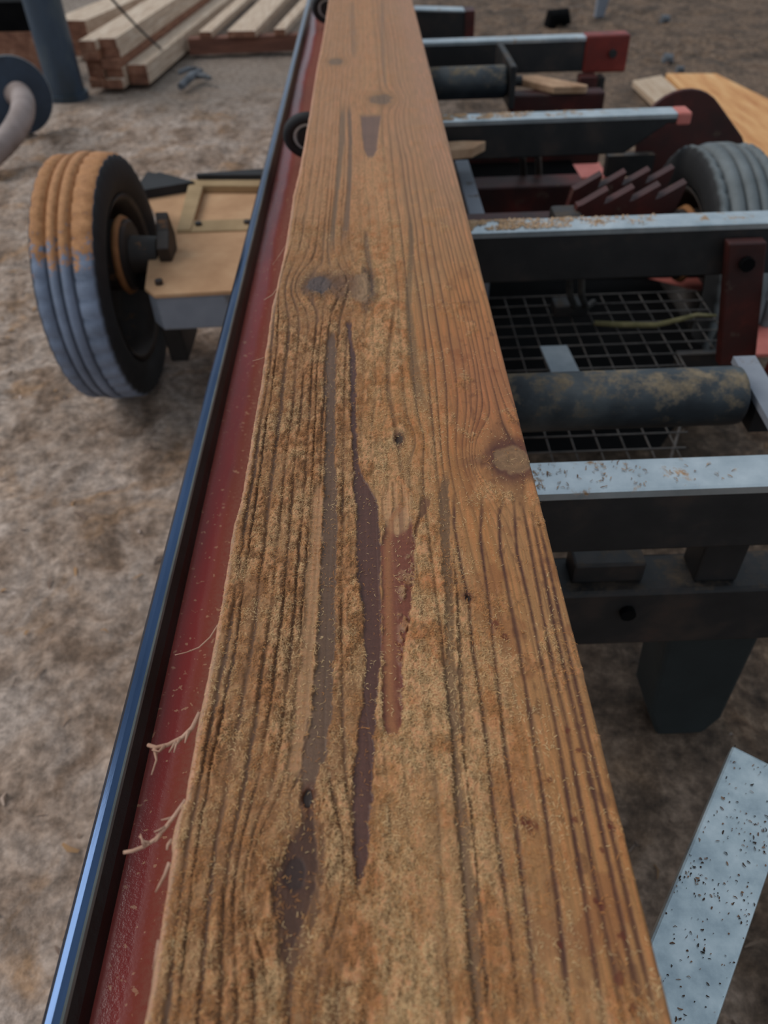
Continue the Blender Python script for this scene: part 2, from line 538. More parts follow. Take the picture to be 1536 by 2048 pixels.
def bunk(yc, x1, end='plain'):
    y0, y1 = yc - 0.0275, yc + 0.0275
    if end == 'taper':
        poly = [(-0.085, 0.58), (0.67, 0.585), (0.77, 0.655), (x1, 0.655), (x1, RT - 0.003), (-0.085, RT - 0.003)]
    else:
        poly = [(-0.085, 0.575), (x1, 0.575), (x1, RT - 0.003), (-0.085, RT - 0.003)]
    bk = MB().prism(poly, 'y', y0, y1).build('bunk', 'black', mill, bevel=0.004)
    xc = x1 - (0.0 if end == 'plain' else 0.035 if end == 'taper' else 0.14)
    MB().prism([(y0 - 0.002, RT - 0.012), (y0 - 0.002, RT - 0.002), (y0 + 0.001, RT), (y1 - 0.001, RT), (y1 + 0.002, RT - 0.002), (y1 + 0.002, RT - 0.012),
                (y1, RT - 0.012), (y1, RT - 0.003), (y0, RT - 0.003), (y0, RT - 0.012)], 'x', -0.085, xc).build('bunk_cover', 'steel', bk)
    return bk, y0, y1


bunk(0.705, 1.02)
bunk(1.452, 1.05)
b3, y0, y1 = bunk(2.146, 0.825, 'taper')
MB().box(0.79, 0.828, y0 - 0.003, y1 + 0.003, 0.650, 0.6815).build('end_cap', 'red_pink', b3, bevel=0.006)
b4, y0, y1 = bunk(3.03, 0.89, 'red')
e = MB().box(0.75, 0.90, y0 - 0.006, y1 + 0.006, 0.57, 0.684).build('end_cap', 'red_cap', b4, bevel=0.006)
tag(e, 'red painted end cap')
MB().tube([(0.845, y0 - 0.001, 0.63), (0.845, y0 - 0.02, 0.63)], 0.013, 10).build('end_bolt', 'black', b4)
b5 = MB().prism([(-0.085, 0.55), (0.435, 0.565), (0.435, 0.655), (-0.085, 0.682)], 'y', 3.62, 3.70).build('bunk', 'black', mill, bevel=0.004)
MB().prism([(-0.085, 0.682), (0.40, 0.657), (0.40, 0.663), (-0.085, 0.688)], 'y', 3.615, 3.70).build('bunk_cover', 'steel', b5)
MB().box(0.402, 0.44, 3.612, 3.705, 0.57, 0.662).build('end_cap', 'red_dark', b5)

# trailer frame below the bunks
c1 = MB().box(-0.085, 0.95, 0.70, 0.775, 0.352, 0.468).build('crossmember', 'black', mill, bevel=0.006)
tag(c1, 'grimy dark lower crossmember')
for x in (0.34, 0.565):
    MB().tube([(x, 0.702, 0.43), (x, 0.690, 0.43)], 0.011, 10).build('bolt', 'dark_obj', c1)
MB().box(0.26, 0.36, 0.72, 0.765, 0.468, 0.505).build('bracket', 'black', c1, bevel=0.004)
MB().box(0.43, 0.49, 0.715, 0.765, 0.468, 0.575).build('bracket', 'black', c1, bevel=0.004)
MB().box(-0.085, 0.62, 2.27, 2.36, 0.34, 0.455).build('crossmember', 'red_dark', mill, bevel=0.006)
MB().box(-0.085, 0.80, 2.80, 2.88, 0.33, 0.45).build('crossmember', 'red_dark', mill, bevel=0.006)
MB().box(0.235, 0.275, 1.72, 2.27, 0.36, 0.54).build('lift_strut', 'axle', mill, bevel=0.004)
# added black sheets standing in for the shade below the mesh and bunks
MB().prism([(0.12, 1.30), (0.60, 1.30), (0.82, 1.60), (0.82, 2.25), (0.12, 2.25)], 'z', 0.24, 0.246).build('shade_sheet', 'dark_obj', mill)
MB().box(-0.085, 0.70, 2.42, 3.0, 0.34, 0.346).build('shade_sheet', 'dark_obj', mill)

# stabiliser leg with foot
leg = MB().prism([(0.445, 0.30), (0.595, 0.30), (0.597, 0.05), (0.575, 0.0), (0.490, 0.0), (0.462, 0.07)], 'y', 0.755, 0.85).build('stabiliser_leg', 'leg', mill, bevel=0.008)
MB().box(0.47, 0.57, 0.765, 0.84, 0.29, 0.40).build('leg_sleeve', 'black', leg, bevel=0.004)

# galvanised arm under the timber
d = np.array([0.6, 0.8, 0.0])
s = np.array([0.8, -0.6, 0.0])
cA = np.array([0.379, 0.446, 0.486]) + s * 0.036 - d * 0.32
arm = MB().obox(cA, d, s, (0, 0, 1), 0.32, 0.036, 0.014).build('loading_arm', 'galv', mill, bevel=0.003)
tag(arm, 'galvanised steel arm speckled with sawdust')
MB().obox(cA - d * 0.22 - np.array([0, 0, 0.05]), d, s, (0, 0, 1), 0.05, 0.03, 0.036).build('arm_bracket', 'black', arm)


def roller(yc, x0, x1, zc, r):
    ro = MB().tube([(x0, yc, zc), (x0 + 0.001, yc, zc), (x1 - 0.012, yc, zc), (x1 - 0.004, yc, zc), (x1, yc, zc)],
                   [r * 0.8, r, r, r * 0.97, r * 0.85], 40).build('roller', 'roller', mill, smooth=False)
    for p in ro.data.polygons:
        p.use_smooth = len(p.vertices) == 4
    MB().tube([(x1, yc, zc), (x1 + 0.05, yc, zc)], 0.014, 12).build('roller_axle', 'black', ro)
    return ro


ro = roller(1.0, -0.02, 0.565, 0.583, 0.046)
MB().prism([(0.84, 0.575), (1.075, 0.595), (1.075, 0.607), (0.84, 0.587)], 'x', 0.576, 0.612).build('roller_arm', 'axle', ro)
MB().box(0.577, 0.609, 0.96, 1.04, 0.54, 0.59).build('bearing_block', 'black', ro)
ro2 = roller(2.66, -0.02, 0.43, 0.635, 0.046)
MB().box(0.433, 0.452, 2.60, 2.93, 0.57, 0.69).build('roller_arm', 'black', ro2, bevel=0.004)
MB().box(0.20, 0.42, 2.62, 2.66, 0.53, 0.548).build('roller_scraper', 'axle', ro2)

# welded wire mesh tray
gm = MB()
ZM, CELL = 0.37, 0.0475
nx = 12
for i in range(nx + 1):
    x = 0.225 + i * CELL
    yn = 1.02 if x < 0.53 else (1.36 if x < 0.66 else 1.49)
    if 0.53 <= x < 0.66:
        yn = 1.02 + (x - 0.53) / 0.13 * 0.34
    gm.tube([(x, yn, ZM), (x, 1.76, ZM)], 0.0018, 6)
for j in range(16):
    y = 1.04 + j * CELL
    x1 = 0.54 if y < 1.02 else min(0.225 + nx * CELL, 0.53 + max(0, (y - 1.02)) / 0.34 * 0.13) if y < 1.36 else (0.66 if y < 1.47 else 0.225 + nx * CELL)
    gm.tube([(0.20, y, ZM + 0.004), (x1, y, ZM + 0.004)], 0.0018, 6)
tray = gm.build('mesh_tray', 'mesh', mill, smooth=True)
MB().box(0.665, 0.80, 1.478, 1.488, 0.318, 0.368).build('tray_lip', 'black', tray)
MB().tube([(0.50, 1.03, 0.366), (0.665, 1.37, 0.366), (0.665, 1.475, 0.366), (0.80, 1.475, 0.366)], 0.003, 6).build('tray_rod', 'mesh', tray)
MB().obox((0.397, 1.455, 0.377), (1, 0, 0), (-0.05, 1, 0), (0, 0, 1), 0.030, 0.055, 0.002).build('metal_tag', 'tag', tray)
for (x, y) in ((0.42, 1.66),):
    MB().box(x, x + 0.08, y - 0.02, y + 0.03, ZM + 0.006, ZM + 0.035).build('tray_clamp', 'black', tray, bevel=0.004)

# hydraulic hoses hanging behind the second bunk
for dx_ in (0.0, 0.026):
    MB().tube([(0.40 + dx_, 1.49, 0.60), (0.415 + dx_, 1.54, 0.53), (0.44 + dx_, 1.60, 0.45), (0.47 + dx_, 1.65, 0.395), (0.50 + dx_, 1.70, 0.382)], 0.0075, 8).build('hydraulic_hose', 'hose_dark', mill, smooth=True)
for dx_ in (0.0, 0.045):
    MB().tube([(0.40 + dx_, 2.20, 0.57), (0.44 + dx_, 2.32, 0.52), (0.47 + dx_, 2.42, 0.42), (0.49 + dx_, 2.50, 0.35)], 0.010, 8).build('hydraulic_hose', 'hose_dark', mill, smooth=True)

# red side support in front of the second bunk
ss = MB().prism([(0.668, 0.655), (0.742, 0.655), (0.800, 0.385), (0.722, 0.385)], 'y', 1.392, 1.418).build('side_support', 'red_dark', mill, bevel=0.004)
tag(ss, 'slanted red side support')
MB().tube([(0.712, 1.392, 0.615), (0.712, 1.380, 0.615)], 0.014, 10).build('pivot_bolt', 'dark_obj', ss)
MB().prism([(0.815, 0.56), (0.90, 0.57), (0.86, 0.36), (0.80, 0.37)], 'y', 1.34, 1.36).build('support_stay', 'red_dark', ss, bevel=0.003)
MB().box(0.775, 0.90, 1.36, 1.40, 0.535, 0.575).build('support_plate', 'axle', ss, bevel=0.004)
MB().prism([(0.87, 1.57), (1.02, 1.57), (1.02, 1.72), (0.96, 1.72)], 'z', 0.292, 0.30).build('deck_plate', 'red_pink', mill)
MB().prism([(0.775, 2.095), (0.95, 2.095), (0.93, 2.00), (0.90, 2.00)], 'z', 0.248, 0.25).build('deck_plate', 'red_pink', mill)
MB().prism([(0.82, 3.36), (0.955, 3.36), (0.955, 3.17), (0.835, 3.17)], 'z', 0.146, 0.154).build('deck_plate', 'red_pink', mill)
MB().box(0.458, 0.76, 2.70, 2.76, 0.47, 0.585).build('crossmember', 'red_dark', mill, bevel=0.006)
sp = MB().box(0.73, 0.79, 2.93, 2.985, 0.30, 0.575).build('side_support', 'red_dark', mill, bevel=0.004)
MB().box(0.80, 0.815, 2.93, 2.99, 0.32, 0.57).build('support_stay', 'black', sp)


# toothed claws of the log turner
def claw(yc, x0, z0, sc):
    pts = []
    n = 4
    w = 0.056 * sc
    for i in range(n):
        x = x0 + i * w
        z = z0 + i * 0.003
        pts += [(x, z), (x + 0.010 * sc, z + 0.003), (x + w * 1.12, z + 0.034 * sc), (x + w * 1.10, z + 0.020)]
    pts += [(x0 + n * w - 0.004, z0 - 0.01), (x0 + n * w - 0.04, z0 - 0.07), (x0 + 0.02, z0 - 0.09), (x0 - 0.01, z0 - 0.05)]
    c = MB().prism(pts, 'y', yc - 0.013, yc + 0.013).build('turner_claw', 'red_dark', mill)
    return c


c = claw(1.62, 0.430, 0.650, 0.95)
tag(c, 'red toothed claw')
claw(1.74, 0.448, 0.640, 0.93)
MB().box(-0.085, 0.66, 1.64, 1.72, 0.555, 0.60).build('claw_mount', 'red_dark', mill, bevel=0.005)
MB().box(0.38, 0.44, 1.58, 1.65, 0.56, 0.64).build('hydraulic_block', 'black', mill, bevel=0.008)

# rusty mud flap plate behind the right wheel
mp = [(0.80, 0.42)]
for k in range(0, 13):
    th = math.pi * (1 - k / 12 * 0.78)
    mp.append((0.912 + 0.125 * math.cos(th), 0.545 + 0.118 * math.sin(th)))
mp += [(1.10, 0.53), (1.17, 0.42)]
mf = MB().prism(mp, 'y', 2.395, 2.41).build('mud_flap', 'red_dark', mill, bevel=0.003)
tag(mf, 'dark red rounded mud flap plate')
MB().box(0.70, 0.84, 2.36, 2.39, 0.44, 0.50).build('flap_bracket', 'black', mf)


# ---- wheels
def wheel(xc, yc, sc, side, mat, g):
    """side = +1 when the inner face looks towards +x."""
    w, r = 0.163, 0.326
    h = w / 2
    prof = [(-h * 0.60, 0.205), (-h * 0.93, 0.225), (-h * 1.06, 0.262), (-h * 1.03, 0.298), (-h * 0.95, 0.314), (-h * 0.84, 0.3205)]
    tread = [False] * 5 + [True]
    for gx in g:
        x = gx * w * 0.86
        for dx, dr in ((-0.005, 0), (-0.0035, 0.009), (0.0035, 0.009), (0.005, 0)):
            prof.append((x + dx, r - 0.35 * (x ** 2) / h * 1.0 - dr))
            tread.append(1.0 if dr == 0 else 0.5)
    prof += [(h * 0.84, 0.3205), (h * 0.95, 0.314), (h * 1.03, 0.298), (h * 1.06, 0.262), (h * 0.93, 0.225), (h * 0.60, 0.205)]
    tread += [True] + [False] * 5
    ns = len(prof)

    def mod(k, j):
        if (j in (4, 5, 6) or j in (ns - 5, ns - 6, ns - 7)) and k % 4 == 0:
            return 0.005
        return 0
    seg = 168
    m = MB().lathe_x((xc, yc, r * sc), [(a, b_ * sc) for a, b_ in prof], seg, mod)
    ty = m.build('tyre', mat, mill, smooth=True)
    at = ty.data.attributes.new('tread', 'FLOAT', 'POINT')
    at.data.foreach_set('value', np.tile(np.array(tread, dtype=np.float32), seg))
    s_ = side
    rim = [(s_ * 0.072, 0.214), (s_ * 0.078, 0.222), (s_ * 0.070, 0.205), (s_ * 0.030, 0.190), (-s_ * 0.015, 0.186), (-s_ * 0.030, 0.150), (-s_ * 0.032, 0.02)]
    rm = MB().lathe_x((xc, yc, r * sc), [(a, b_ * sc) for a, b_ in rim], 64).build('rim', 'rim', ty, smooth=True)
    hub = [(s_ * -0.030, 0.092), (s_ * 0.085, 0.092), (s_ * 0.090, 0.085), (s_ * 0.090, 0.05), (s_ * 0.16, 0.045), (s_ * 0.16, 0.0)]
    hz = r * sc + 0.07
    MB().lathe_x((xc, yc, hz), [(a, b_ * sc) for a, b_ in hub], 48).build('brake_drum', 'rim', ty, smooth=False)
    lip = [(s_ * 0.060, 0.096), (s_ * 0.068, 0.103), (s_ * 0.078, 0.098), (s_ * 0.078, 0.090)]
    MB().lathe_x((xc, yc, hz), [(a, b_ * sc) for a, b_ in lip], 48).build('drum_lip', 'rust', ty, smooth=True)
    return ty


tl = wheel(-0.7405, 2.031, 1.0, 1, 'tyre_left', (-0.27, -0.05, 0.17))
tag(tl, 'grey tyre with orange sawdust on its upper tread')
wheel(0.902, 2.0, 0.966, -1, 'tyre_right', (-0.36, -0.12, 0.12, 0.36))
ax = MB().tube([(-0.66, 2.031, 0.326), (0.86, 2.01, 0.316)], 0.03, 16).build('axle', 'black', mill, smooth=True)

# sawdust covered axle deck between the left wheel and the main beam
ad = MB().prism([(-0.2445, 1.80), (-0.545, 1.79), (-0.575, 1.83), (-0.60, 2.00), (-0.56, 2.15), (-0.2445, 2.15)], 'z', 0.296, 0.388).build('axle_deck', 'axle', mill, bevel=0.006)
MB().prism([(-0.2445, 1.795), (-0.548, 1.784), (-0.580, 1.825), (-0.605, 2.00), (-0.565, 2.155), (-0.2445, 2.155)], 'z', 0.388, 0.400).build('deck_top', 'sawdust_panel', ad, bevel=0.003)
MB().prism([(-0.2445, 2.16), (-0.58, 2.16), (-0.72, 2.50), (-0.72, 2.54), (-0.2445, 2.50)], 'z', 0.376, 0.386).build('rear_panel', 'sawdust_panel', ad)
MB().prism([(-0.515, 2.16), (-0.555, 2.16), (-0.582, 2.545), (-0.532, 2.545)], 'z', 0.386, 0.408).build('angle_iron', 'dust_frame', ad, bevel=0.003)
MB().prism([(-0.2445, 2.465), (-0.545, 2.50), (-0.582, 2.56), (-0.2445, 2.53)], 'z', 0.386, 0.410).build('angle_iron', 'dust_frame', ad, bevel=0.003)
MB().prism([(-0.2445, 2.155), (-0.555, 2.155), (-0.555, 2.235), (-0.2445, 2.235)], 'z', 0.386, 0.404).build('angle_iron', 'dust_frame', ad, bevel=0.003)
MB().prism([(-0.2445, 2.60), (-0.56, 2.565), (-0.555, 2.55), (-0.2445, 2.52)], 'z', 0.37, 0.425).build('black_sheet', 'rubber', ad)  # thin black sheets along the rear of the deck panels
MB().prism([(-0.56, 2.52), (-0.74, 2.45), (-0.73, 2.63), (-0.70, 2.61), (-0.69, 2.62)], 'z', 0.388, 0.415).build('black_sheet', 'rubber', ad)
MB().prism([(1.97, 0.40), (2.05, 0.40), (2.06, 0.44), (2.03, 0.51), (2.00, 0.47), (1.96, 0.44)], 'x', -0.568, -0.535).build('axle_bracket', 'rim', ad, bevel=0.003)
for (x, y) in ((-0.545, 1.84), (-0.50, 2.20), (-0.36, 2.20)):
    MB().tube([(x, y, 0.40), (x, y, 0.412)], 0.010, 8).build('bolt', 'rim', ad)
MB().prism([(1.93, 0.12), (2.10, 0.12), (2.12, 0.32), (1.90, 0.32)], 'x', -0.59, -0.54).build('spring_hanger', 'black', ad, bevel=0.004)


# round stops standing on the main beam beside the timber
def stop(y):
    n = 32
    base = np.array([-0.140, y, 0.655])
    ring, inner = [], []
    for k in range(n + 1):
        th = 2 * math.pi * k / n
        off = np.array([math.cos(th), -0.35 * math.sin(th), 0.93 * math.sin(th)])
        ring.append(base + np.array([0, 0, 0.066]) + 0.047 * off)
        inner.append(base + np.array([0, 0, 0.066]) + 0.032 * off)
    st = MB().tube(ring, 0.0125, 10, False).build('round_stop', 'rubber', mill, smooth=True)
    MB().tube(inner, 0.006, 8, False).build('stop_ring', 'pale', st, smooth=True)
    nrm = np.array([0, -0.93, -0.35])
    c = base + np.array([0, 0, 0.066])
    MB().tube([c - nrm * 0.02, c + nrm * 0.012], 0.026, 20).build('stop_hub', 'rubber', st)
    return st


stop(1.90)
stop(3.42)


# ------------------------------------------------------------------ the timber on the bed
ZT = 0.83


def board_rows(rows):
    """[(y, xl, xr)] measured on the photo -> v, ul, ur on the timber's top."""
    out = []
    for y, xl, xr in rows:
        a, c_ = ground_point(xl, y, ZT), ground_point(xr, y, ZT)
        out.append(((a[1] + c_[1]) / 2, a[0], c_[0]))
    out.sort()
    return np.array(out)


edge_px = [(0, 657), (73, 646), (137, 633), (232, 618), (281, 609), (347, 597), (391, 586), (480, 573), (532, 562), (609, 545), (695, 532), (773, 521),
           (832, 510), (919, 496), (996, 483), (1065, 464), (1174, 448), (1254, 434), (1300, 425), (1391, 407), (1435, 397), (1501, 387), (1548, 378),
           (1599, 369), (1621, 357), (1650, 349), (1683, 342), (1705, 343), (1775, 332), (1866, 318), (1976, 300), (2048, 287)]
EL = np.array(sorted((ground_point(x, y, ZT)[1], ground_point(x, y, ZT)[0]) for y, x in edge_px))


def left_edge(v):
    return np.interp(v, EL[:, 0], EL[:, 1])


def right_edge(v):
    return 0.1345 + 0.005 * v


BANDS = {
    'grey1': board_rows([(660, 664, 668), (700, 655, 672), (760, 652, 671), (900, 650, 671), (1000, 647, 675), (1156, 640, 673), (1312, 631, 670), (1430, 623, 662), (1508, 608, 652), (1570, 602, 630), (1640, 600, 612)]),
    'purple': board_rows([(640, 692, 702), (720, 700, 711), (850, 701, 713), (930, 706, 719), (958, 708, 728), (985, 710, 744), (1015, 712, 757), (1078, 713, 762), (1156, 714, 762), (1234, 728, 764), (1312, 731, 764), (1371, 729, 757), (1449, 719, 752), (1527, 711, 748), (1617, 704, 745), (1708, 706, 742), (1762, 708, 724), (1800, 712, 716)]),
    'red': board_rows([(1000, 795, 800), (1040, 770, 824), (1078, 764, 829), (1156, 763, 830), (1234, 764, 818), (1312, 764, 806), (1371, 764, 806), (1449, 768, 806), (1490, 785, 795)]),
    'cream': board_rows([(960, 785, 800), (1000, 764, 822), (1040, 766, 826), (1075, 790, 800)]),
    'grey2': board_rows([(930, 888, 900), (1000, 877, 897), (1205, 888, 908), (1358, 891, 912), (1512, 903, 921), (1665, 912, 940), (1819, 928, 957), (2048, 946, 966), (2150, 952, 974)]),
    'grey2b': board_rows([(1100, 905, 909), (1205, 912, 919), (1358, 918, 926), (1512, 924, 931), (1665, 944, 950), (2048, 975, 981)]),
    'grey3': board_rows([(420, 816, 823), (480, 818, 828), (610, 812, 823), (740, 818, 840), (820, 836, 858), (850, 850, 862)]),
    'arrow': board_rows([(226, 718, 764), (240, 722, 761), (270, 724, 757), (300, 729, 754), (322, 738, 744)]),
    'top1': board_rows([(205, 682, 690), (280, 678, 690), (380, 670, 679), (470, 660, 670), (520, 652, 668)]),
    'top2': board_rows([(205, 694, 701), (280, 697, 705), (380, 694, 703), (470, 684, 696), (510, 678, 690)]),
    'line5': board_rows([(455, 728, 734), (500, 728, 740), (545, 738, 747), (590, 738, 748), (605, 716, 730)]),
    'line6': board_rows([(600, 790, 794), (700, 773, 783), (780, 772, 781), (850, 785, 795), (920, 796, 804), (980, 806, 815)]),
    'vline': board_rows([(985, 852, 866), (1010, 840, 858), (1050, 828, 842), (1090, 824, 830)]),
    'topA': board_rows([(0, 700, 708), (60, 700, 712), (120, 704, 714)]),
    'topB': board_rows([(0, 760, 766), (100, 762, 770), (190, 768, 775)]),
    'knotdark': board_rows([(1600, 612, 628), (1650, 606, 632), (1700, 575, 635), (1740, 552, 633), (1790, 546, 622), (1835, 550, 606), (1885, 553, 588), (1935, 556, 572), (1960, 560, 566)]),
    'tan0': board_rows([(960, 630, 645), (1000, 625, 645), (1156, 612, 638), (1312, 600, 629), (1430, 587, 619), (1508, 578, 603), (1570, 572, 594)]),
}
# long latewood lines down the right half
for k_, pts_ in enumerate((
        [(958, 985), (972, 925), (990, 908), (1050, 909), (1140, 924), (1200, 938), (1300, 946), (1400, 962), (1500, 975), (1600, 985), (1720, 1001), (1850, 1020), (1950, 1030), (2150, 1052)],
        [(962, 1012), (975, 985), (1000, 964), (1080, 961), (1180, 975), (1280, 986), (1400, 1000), (1500, 1011), (1600, 1025), (1720, 1040), (1880, 1060), (2048, 1078), (2150, 1092)],
        [(968, 1030), (985, 1012), (1030, 998), (1100, 1001), (1200, 1020), (1300, 1040), (1400, 1055), (1520, 1075), (1650, 1095), (1800, 1115), (2048, 1142), (2150, 1156)],
        [(975, 1042), (1000, 1028), (1100, 1034), (1210, 1060), (1310, 1080), (1430, 1108), (1560, 1130), (1680, 1150), (1800, 1170), (1950, 1194), (2150, 1228)],
        [(985, 1050), (1020, 1048), (1110, 1064), (1230, 1086), (1350, 1110), (1450, 1134), (1600, 1160), (1760, 1190), (1900, 1220), (2150, 1272)],
        [(995, 1060), (1050, 1068), (1130, 1085), (1260, 1111), (1380, 1139), (1500, 1168), (1640, 1200), (1800, 1234), (2048, 1288), (2150, 1312)],
        [(1005, 1070), (1060, 1082), (1140, 1100), (1270, 1129), (1400, 1160), (1520, 1188), (1650, 1220), (1800, 1256), (2048, 1316), (2150, 1340)])):
    BANDS['ring%d' % k_] = board_rows([(y_, x_ - 2.8 - 0.0030 * (y_ - 900), x_ + 2.4 + 0.0022 * (y_ - 900)) for y_, x_ in pts_])
KNOTS = [  # photo x, y, core half-length across, along (m), bend radius
    (1024, 918, 0.0185, 0.022, 0.032), (643, 570, 0.019, 0.024, 0.030), (722, 578, 0.014, 0.045, 0.016), (590, 1748, 0.0075, 0.011, 0.024),
    (935, 1196, 0.0028, 0.0038, 0.009), (798, 880, 0.004, 0.009, 0.014), (762, 199, 0.026, 0.042, 0.030), (672, 124, 0.020, 0.035, 0.022), (616, 1598, 0.0034, 0.007, 0.007), (688, 573, 0.013, 0.030, 0.014)]
SPOTS = [(*ground_point(x, y, ZT), r_) for x, y, r_ in ((1222, 1652, .0030), (1203, 1812, .0026), (1246, 1872, .0026), (1190, 1800, .0015), (1158, 1500, .0022), (1135, 1460, .0018), (1060, 1650, .0045), (1048, 1640, .003), (1240, 1960, .003), (1120, 1890, .0018), (1205, 1700, .0016), (1150, 1640, .002), (1265, 2020, .003), (1100, 1560, .002), (990, 1250, .004), (1010, 1275, .003))]
KN = [(*ground_point(x, y, ZT), a, c_, rr) for x, y, a, c_, rr in KNOTS]
# ring lines: position across the timber, darkness, width
rr_ = random.Random(5)
RINGS = []
u = -0.15
while u < 0.16:
    if u < -0.035:
        st = rr_.uniform(0.0060, 0.0125)
    elif u < 0.045:
        st = rr_.uniform(0.011, 0.020)
    elif u < 0.09:
        st = rr_.uniform(0.007, 0.012)
    else:
        st = rr_.uniform(0.0042, 0.0075)
    u += st
    RINGS.append((u, rr_.uniform(0.6, 1.0), st))


def C(c):
    return np.array(lin(c)[:3])


def field(u, v):
    """Grain, sawdust cover, colour, height and gloss of the timber's top at (u, v) in metres."""
    wob = 0.005 * (fbm(u * 14, v * 2.2, 21, 3) - 0.5) * 2
    lump = fbm(u * 260, v * 170, 24, 3) - 0.5
    ph = u + wob + 0.0016 * (fbm(u * 60, v * 11, 22, 2) - 0.5) * 2
    ph = ph + 0.010 * np.exp(-((v - 1.6) / 0.5) ** 2) * sstep(0.0, 0.1, u)
    for (ku, kv, a, c_, rr) in KN:
        du, dv = u - ku, (v - kv) / 1.7
        d2 = du * du + dv * dv + 1e-7
        ph = ph - du * np.minimum(rr * rr / d2, 0.94) * np.exp(-d2 / (rr * rr * 5))
    left = sstep(0.0, -0.04, u)
    near = sstep(1.3, 0.7, v)
    dark = np.zeros_like(u)
    gap = np.zeros_like(u)
    for (p, s_, w) in RINGS:
        t = (p - ph) / w
        prof = np.where(t > 0, np.exp(-t / 0.17), np.exp(t / 0.05))
        dark = np.maximum(dark, s_ * prof)
        tg = (p - ph - 0.0030 * lump) / w
        gap = np.maximum(gap, s_ * np.exp(-(tg / 0.16) ** 2))
    runs = 0.62 + 0.8 * fbm(u * 90, v * 5, 31, 3)
    traced = sstep(0.040, 0.055, u) * sstep(0.60, 0.48, v)
    dark = np.clip(dark * runs, 0, 1) * (1 - 0.55 * traced) * (1 - 0.6 * left) * (1 - 0.35 * sstep(0.04, 0.0, u) * (1 - left))
    gap = np.clip(gap * (-0.25 + 2.3 * fbm(u * 110, v * 12, 33, 3)), 0, 1) * (1 - traced)
    # --- bare bands where the saw left the wood clean
    jit = 0.0046 * (fbm(u * 330, v * 230, 41, 3) - 0.5) + 0.004 * (fbm(u * 70, v * 60, 43, 3) - 0.5)
    smooth_k = ('cream', 'grey3', 'arrow', 'top1', 'top2', 'topA', 'topB', 'line6', 'line5')
    bm = {}
    for k, t in BANDS.items():
        ul = np.interp(v, t[:, 0], t[:, 1])
        ur = np.interp(v, t[:, 0], t[:, 2])
        soft = 0.0013 if k[:4] == 'ring' else 0.0040 if k == 'cream' else 0.0020 if k in smooth_k else 0.0010
        jk = 0.008 * (fbm(u * 130, v * 90, 44, 4) - 0.5) if k == 'knotdark' else jit * (0.35 if k in smooth_k else 0.22 if k[:4] == 'ring' else 0.8)
        m = sstep(-soft, soft, np.minimum(u - ul, ur - u) + jk)
        L = t[-1, 0] - t[0, 0]
        fd = 0.12 * L if k in smooth_k else 0.05 if k[:4] == 'ring' else 0.03 if k == 'grey2' else 0.012
        m = m * sstep(t[0, 0], t[0, 0] + fd, v) * sstep(t[-1, 0], t[-1, 0] - fd, v)
        bm[k] = m
    bm['cream'] = bm['cream'] * (0.45 + 1.1 * sstep(0.35, 0.7, fbm(u * 260, v * 8, 45, 3)))
    bm['cream'] = np.clip(bm['cream'], 0, 1)
    # --- sawdust
    thin = fbm(u * 60, v * 18, 51, 4)
    cover = 1 - sstep(0.030, 0.075, u + 0.035 * (fbm(u * 20, v * 6, 52, 4) - 0.5) * 2 - 0.02 * sstep(0.5, 0.25, v))
    patch = sstep(0.58, 0.72, fbm(u * 45, v * 34, 53, 4)) * sstep(0.02, 0.06, u)
    D = np.clip(np.maximum(cover, patch * 0.55), 0, 1)
    edge_bare = sstep(0.0, 0.006, u - left_edge(v) - 0.003 * fbm(u * 40, v * 30, 54, 3))
    D = D * (0.35 + 0.65 * edge_bare)
    far = sstep(0.7, 1.7, v)
    D = D * (1 - 0.5 * far)
    centre = sstep(-0.04, -0.02, u) * sstep(0.045, 0.02, u)
    D = D * (1 - 0.92 * np.clip(gap * (0.55 + 0.75 * left) * (1 - 0.75 * centre) * 1.25, 0, 1))
    D = D * (1 - 0.5 * sstep(0.54, 0.40, thin))
    bare = np.maximum.reduce([bm['grey1'] * 0.97, bm['purple'], bm['red'], bm['grey2'] * 0.75, bm['grey2b'] * 0.8, bm['grey3'] * 0.7, bm['cream'], bm['line6'] * .7, bm['vline'] * .9, bm['knotdark'] * .75, bm['tan0'] * .85, bm['arrow'] * .9, bm['top1'] * .8, bm['top2'] * .8, bm['line5'] * .8] + [0.7 * bm['ring%d' % q_] for q_ in range(7)])
    inred = (bm['red'] > .3) * 1.0
    clump = sstep(0.53, 0.60, fbm(u * 230, v * 160, 61, 3)) * sstep(0.66, 0.50, v)
    cl_red = clump * sstep(0.008, 0.022, u - np.interp(v, BANDS['red'][:, 0], BANDS['red'][:, 1])) * sstep(0.47, 0.40, v)
    D = D * (1 - bare * (1 - np.clip(0.95 * cl_red * inred, 0, 1)))
    D = np.clip(D, 0, 1)

    # --- colours of wood, bands, knots and dust, with shade between dust lumps painted in
    def full(c):
        return np.broadcast_to(C(c), u.shape + (3,))

    def mixc(a, b, m):
        return a + (b - a) * m[..., None]
    big = fbm(u * 9, v * 3.0, 71, 4)
    wood = mixc(full((196, 132, 72)), full((194, 140, 88)), sstep(0.35, 0.65, big))
    wood = mixc(wood, full((190, 118, 76)), 0.7 * np.exp(-((v - 0.68) / 0.14) ** 2) * sstep(0.02, 0.11, u))
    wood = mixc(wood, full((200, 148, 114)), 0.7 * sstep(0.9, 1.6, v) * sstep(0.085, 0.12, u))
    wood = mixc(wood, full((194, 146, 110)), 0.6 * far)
    wood = mixc(wood, full((150, 104, 70)), 0.55 * left * near)
    blot = sstep(0.58, 0.72, fbm(u * 52, v * 34, 73, 4)) * sstep(0.05, 0.09, u) * near
    wood = mixc(wood, full((150, 74, 34)), 0.4 * blot)
